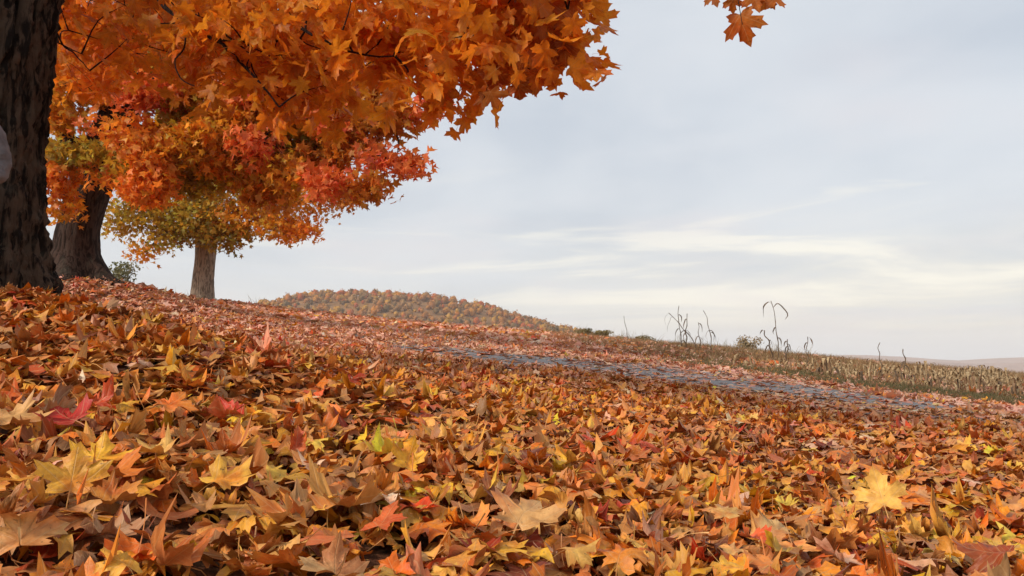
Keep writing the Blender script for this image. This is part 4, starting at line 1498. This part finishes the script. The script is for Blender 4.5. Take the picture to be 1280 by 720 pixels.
# ------------------------------------------------------------------ the person whose sleeve shows beside the trunk
def skin_mesh(name, nodes, edges, mat, parent, sub=2):
    """nodes: {key: (x, y, z, r)}; a smooth continuous surface grown round the joints"""
    import bmesh
    bm = bmesh.new()
    lay = bm.verts.layers.skin.verify()
    vs = {}
    for i, (k, n) in enumerate(nodes.items()):
        v = bm.verts.new(n[:3])
        rr = n[3] if not isinstance(n[3], tuple) else n[3]
        v[lay].radius = (rr, rr) if not isinstance(rr, tuple) else rr
        v[lay].use_root = (i == 0)
        vs[k] = v
    for a, b in edges:
        bm.edges.new((vs[a], vs[b]))
    me = bpy.data.meshes.new(name)
    bm.to_mesh(me)
    bm.free()
    me.materials.append(mat)
    o = link(name, me, parent)
    sk = o.modifiers.new('skin', 'SKIN')
    sk.use_smooth_shade = True
    sb = o.modifiers.new('smooth', 'SUBSURF')
    sb.levels = sb.render_levels = sub
    return o
    return o


def person():
    elbow = at(-7, 206, 3.75)
    H = 1.08
    x0 = elbow[0] - .18 * H
    gz = elbow[2] - .61 * H
    root = empty('person', (x0, 3.75, gz), label='person in a grey jacket beside the near trunk, only a bent sleeve in view', category='person')
    k = H
    cloth = flat_material('grey_jacket', (.11, .105, .11, 1), (.19, .18, .19, 1), 14, .9, 4, .03)
    denim = flat_material('dark_trousers', (.03, .035, .05, 1), (.05, .055, .075, 1), 60, .9)
    skin = flat_material('skin', (.50, .29, .20, 1), (.56, .34, .24, 1), 20, .55)
    hair = flat_material('brown_hair', (.05, .03, .018, 1), (.11, .065, .035, 1), 40, .6)
    shoe = flat_material('shoes', (.05, .045, .04, 1), (.09, .08, .07, 1), 30, .6)
    dark = flat_material('eyes', (.02, .015, .012, 1), (.03, .02, .015, 1), 10, .2)
    lip = flat_material('lips', (.42, .16, .13, 1), (.45, .19, .15, 1), 10, .5)

    def n(x, y, z, r):
        return (x * k, y * k, z * k, r * k if not isinstance(r, tuple) else (r[0] * k, r[1] * k))
    # body: facing the camera (-Y), hands in front of the hips, elbows out
    N = {'pelvis': n(0, 0, .52, (.085, .065)), 'waist': n(0, 0, .62, (.075, .055)), 'chest': n(0, 0, .74, (.09, .062)), 'neck0': n(0, .005, .82, .04), 'neck1': n(0, 0, .865, .032),
         'head0': n(0, -.012, .90, (.052, .058)), 'head1': n(0, -.008, .945, (.062, .070)), 'head2': n(0, 0, .985, (.035, .045))}
    E = [('pelvis', 'waist'), ('waist', 'chest'), ('chest', 'neck0'), ('neck0', 'neck1'), ('neck1', 'head0'), ('head0', 'head1'), ('head1', 'head2')]
    for s, t in ((-1, 'l'), (1, 'r')):
        N.update({'sh' + t: n(.115 * s, 0, .80, .036), 'el' + t: n(.178 * s, .035, .625, .027), 'wr' + t: n(.105 * s, -.085, .515, .018), 'pa' + t: n(.085 * s, -.11, .485, (.024, .012)),
                  'hip' + t: n(.055 * s, 0, .48, .058), 'kn' + t: n(.06 * s, -.01, .27, .038), 'an' + t: n(.06 * s, .01, .05, .024), 'to' + t: n(.07 * s, -.085, .02, .02)})
        E += [('chest', 'sh' + t), ('sh' + t, 'el' + t), ('el' + t, 'wr' + t), ('wr' + t, 'pa' + t), ('pelvis', 'hip' + t), ('hip' + t, 'kn' + t), ('kn' + t, 'an' + t), ('an' + t, 'to' + t)]
        for f, (dx, ln) in enumerate(((-.018, .034), (-.006, .04), (.006, .038), (.017, .03))):
            N['f%d' % f + t] = n((.085 - .012) * s + dx, -.122 - .004 * f, .466, .0062)
            N['g%d' % f + t] = n((.085 - .022) * s + dx, -.128, .466 - ln * .6, .0056)
            N['h%d' % f + t] = n((.085 - .028) * s + dx, -.118, .466 - ln, .0048)
            E += [('pa' + t, 'f%d' % f + t), ('f%d' % f + t, 'g%d' % f + t), ('g%d' % f + t, 'h%d' % f + t)]
        N['t0' + t] = n(.062 * s, -.112, .50, .0075)
        N['t1' + t] = n(.042 * s, -.118, .488, .006)
        E += [('wr' + t, 't0' + t), ('t0' + t, 't1' + t)]
    skin_mesh('body', N, E, skin, root)
    J = {'z': n(0, 0, .455, (.125, .10)), 'a': n(0, 0, .50, (.122, .095)), 'b': n(0, 0, .60, (.112, .085)), 'c': n(0, 0, .74, (.118, .082)), 'd': n(0, .004, .825, (.062, .055)), 'e': n(0, .004, .85, .046)}
    JE = [('z', 'a'), ('a', 'b'), ('b', 'c'), ('c', 'd'), ('d', 'e')]
    for s, t in ((-1, 'l'), (1, 'r')):
        J.update({'s' + t: n(.13 * s, 0, .80, .058), 'm' + t: n(.174 * s, .02, .72, .055), 'l' + t: n(.182 * s, .036, .612, .057), 'f' + t: n(.172 * s, -.03, .53, .044), 'w' + t: n(.109 * s, -.078, .521, .029)})
        JE += [('c', 's' + t), ('s' + t, 'm' + t), ('m' + t, 'l' + t), ('l' + t, 'f' + t), ('f' + t, 'w' + t)]
    jk = skin_mesh('jacket', J, JE, cloth, root, 3)
    tx = bpy.data.textures.new('folds', 'CLOUDS')
    tx.noise_scale = .075
    dm = jk.modifiers.new('folds', 'DISPLACE')
    dm.texture = tx
    dm.strength = .035
    dm.mid_level = .5
    T = {'p': n(0, 0, .53, (.105, .085))}
    TE = []
    for s, t in ((-1, 'l'), (1, 'r')):
        T.update({'h' + t: n(.056 * s, 0, .45, .078), 'k' + t: n(.06 * s, -.01, .27, .05), 'a' + t: n(.06 * s, .008, .05, .04)})
        TE += [('p', 'h' + t), ('h' + t, 'k' + t), ('k' + t, 'a' + t)]
    skin_mesh('trousers', T, TE, denim, root)
    for s in (-1, 1):
        skin_mesh('shoe', {'h': n(.06 * s, .025, .03, .032), 'b': n(.065 * s, -.04, .026, .03), 't': n(.07 * s, -.10, .02, .024)}, [('h', 'b'), ('b', 't')], shoe, root)
        skin_mesh('eye', {'a': n(.02 * s, -.064, .945, .006), 'b': n(.02 * s, -.058, .945, .006)}, [('a', 'b')], dark, root, 1)
        skin_mesh('ear', {'a': n(.05 * s, .004, .955, .008), 'b': n(.054 * s, .006, .935, .008)}, [('a', 'b')], skin, root, 1)
    skin_mesh('hair', {'a': n(0, .026, .895, (.05, .046)), 'b': n(0, .022, .95, (.076, .074)), 'c': n(0, .006, 1.0, (.066, .074)), 'd': n(0, -.004, 1.02, (.045, .05))}, [('a', 'b'), ('b', 'c'), ('c', 'd')], hair, root)
    skin_mesh('nose', {'a': n(0, -.060, .945, .006), 'b': n(0, -.073, .922, .009)}, [('a', 'b')], skin, root, 1)
    skin_mesh('mouth', {'a': n(-.014, -.060, .902, .0045), 'b': n(0, -.066, .902, .0055), 'c': n(.014, -.060, .902, .0045)}, [('a', 'b'), ('b', 'c')], lip, root, 1)


person()


# ------------------------------------------------------------------ the air
def haze():
    x0, x1, y0, y1, z0, z1 = -4200, 4200, -640, 4600, -60, 130
    V = np.array([(x, y, z) for z in (z0, z1) for y in (y0, y1) for x in (x0, x1)], float)
    Q = np.array([(0, 2, 3, 1), (4, 5, 7, 6), (0, 1, 5, 4), (2, 6, 7, 3), (0, 4, 6, 2), (1, 3, 7, 5)])
    m = bpy.data.materials.new('air')
    m.use_nodes = True
    g = NT(m.node_tree)
    out = g.n('ShaderNodeOutputMaterial')
    v = g.n('ShaderNodeVolumePrincipled', {'Color': (1, 1, 1, 1), 'Density': .0002, 'Anisotropy': 0.0})
    g.t.links.new(v.outputs[0], out.inputs['Volume'])
    link('haze', make_mesh('haze', V, Q, m, smooth=False), kind='stuff')


haze()
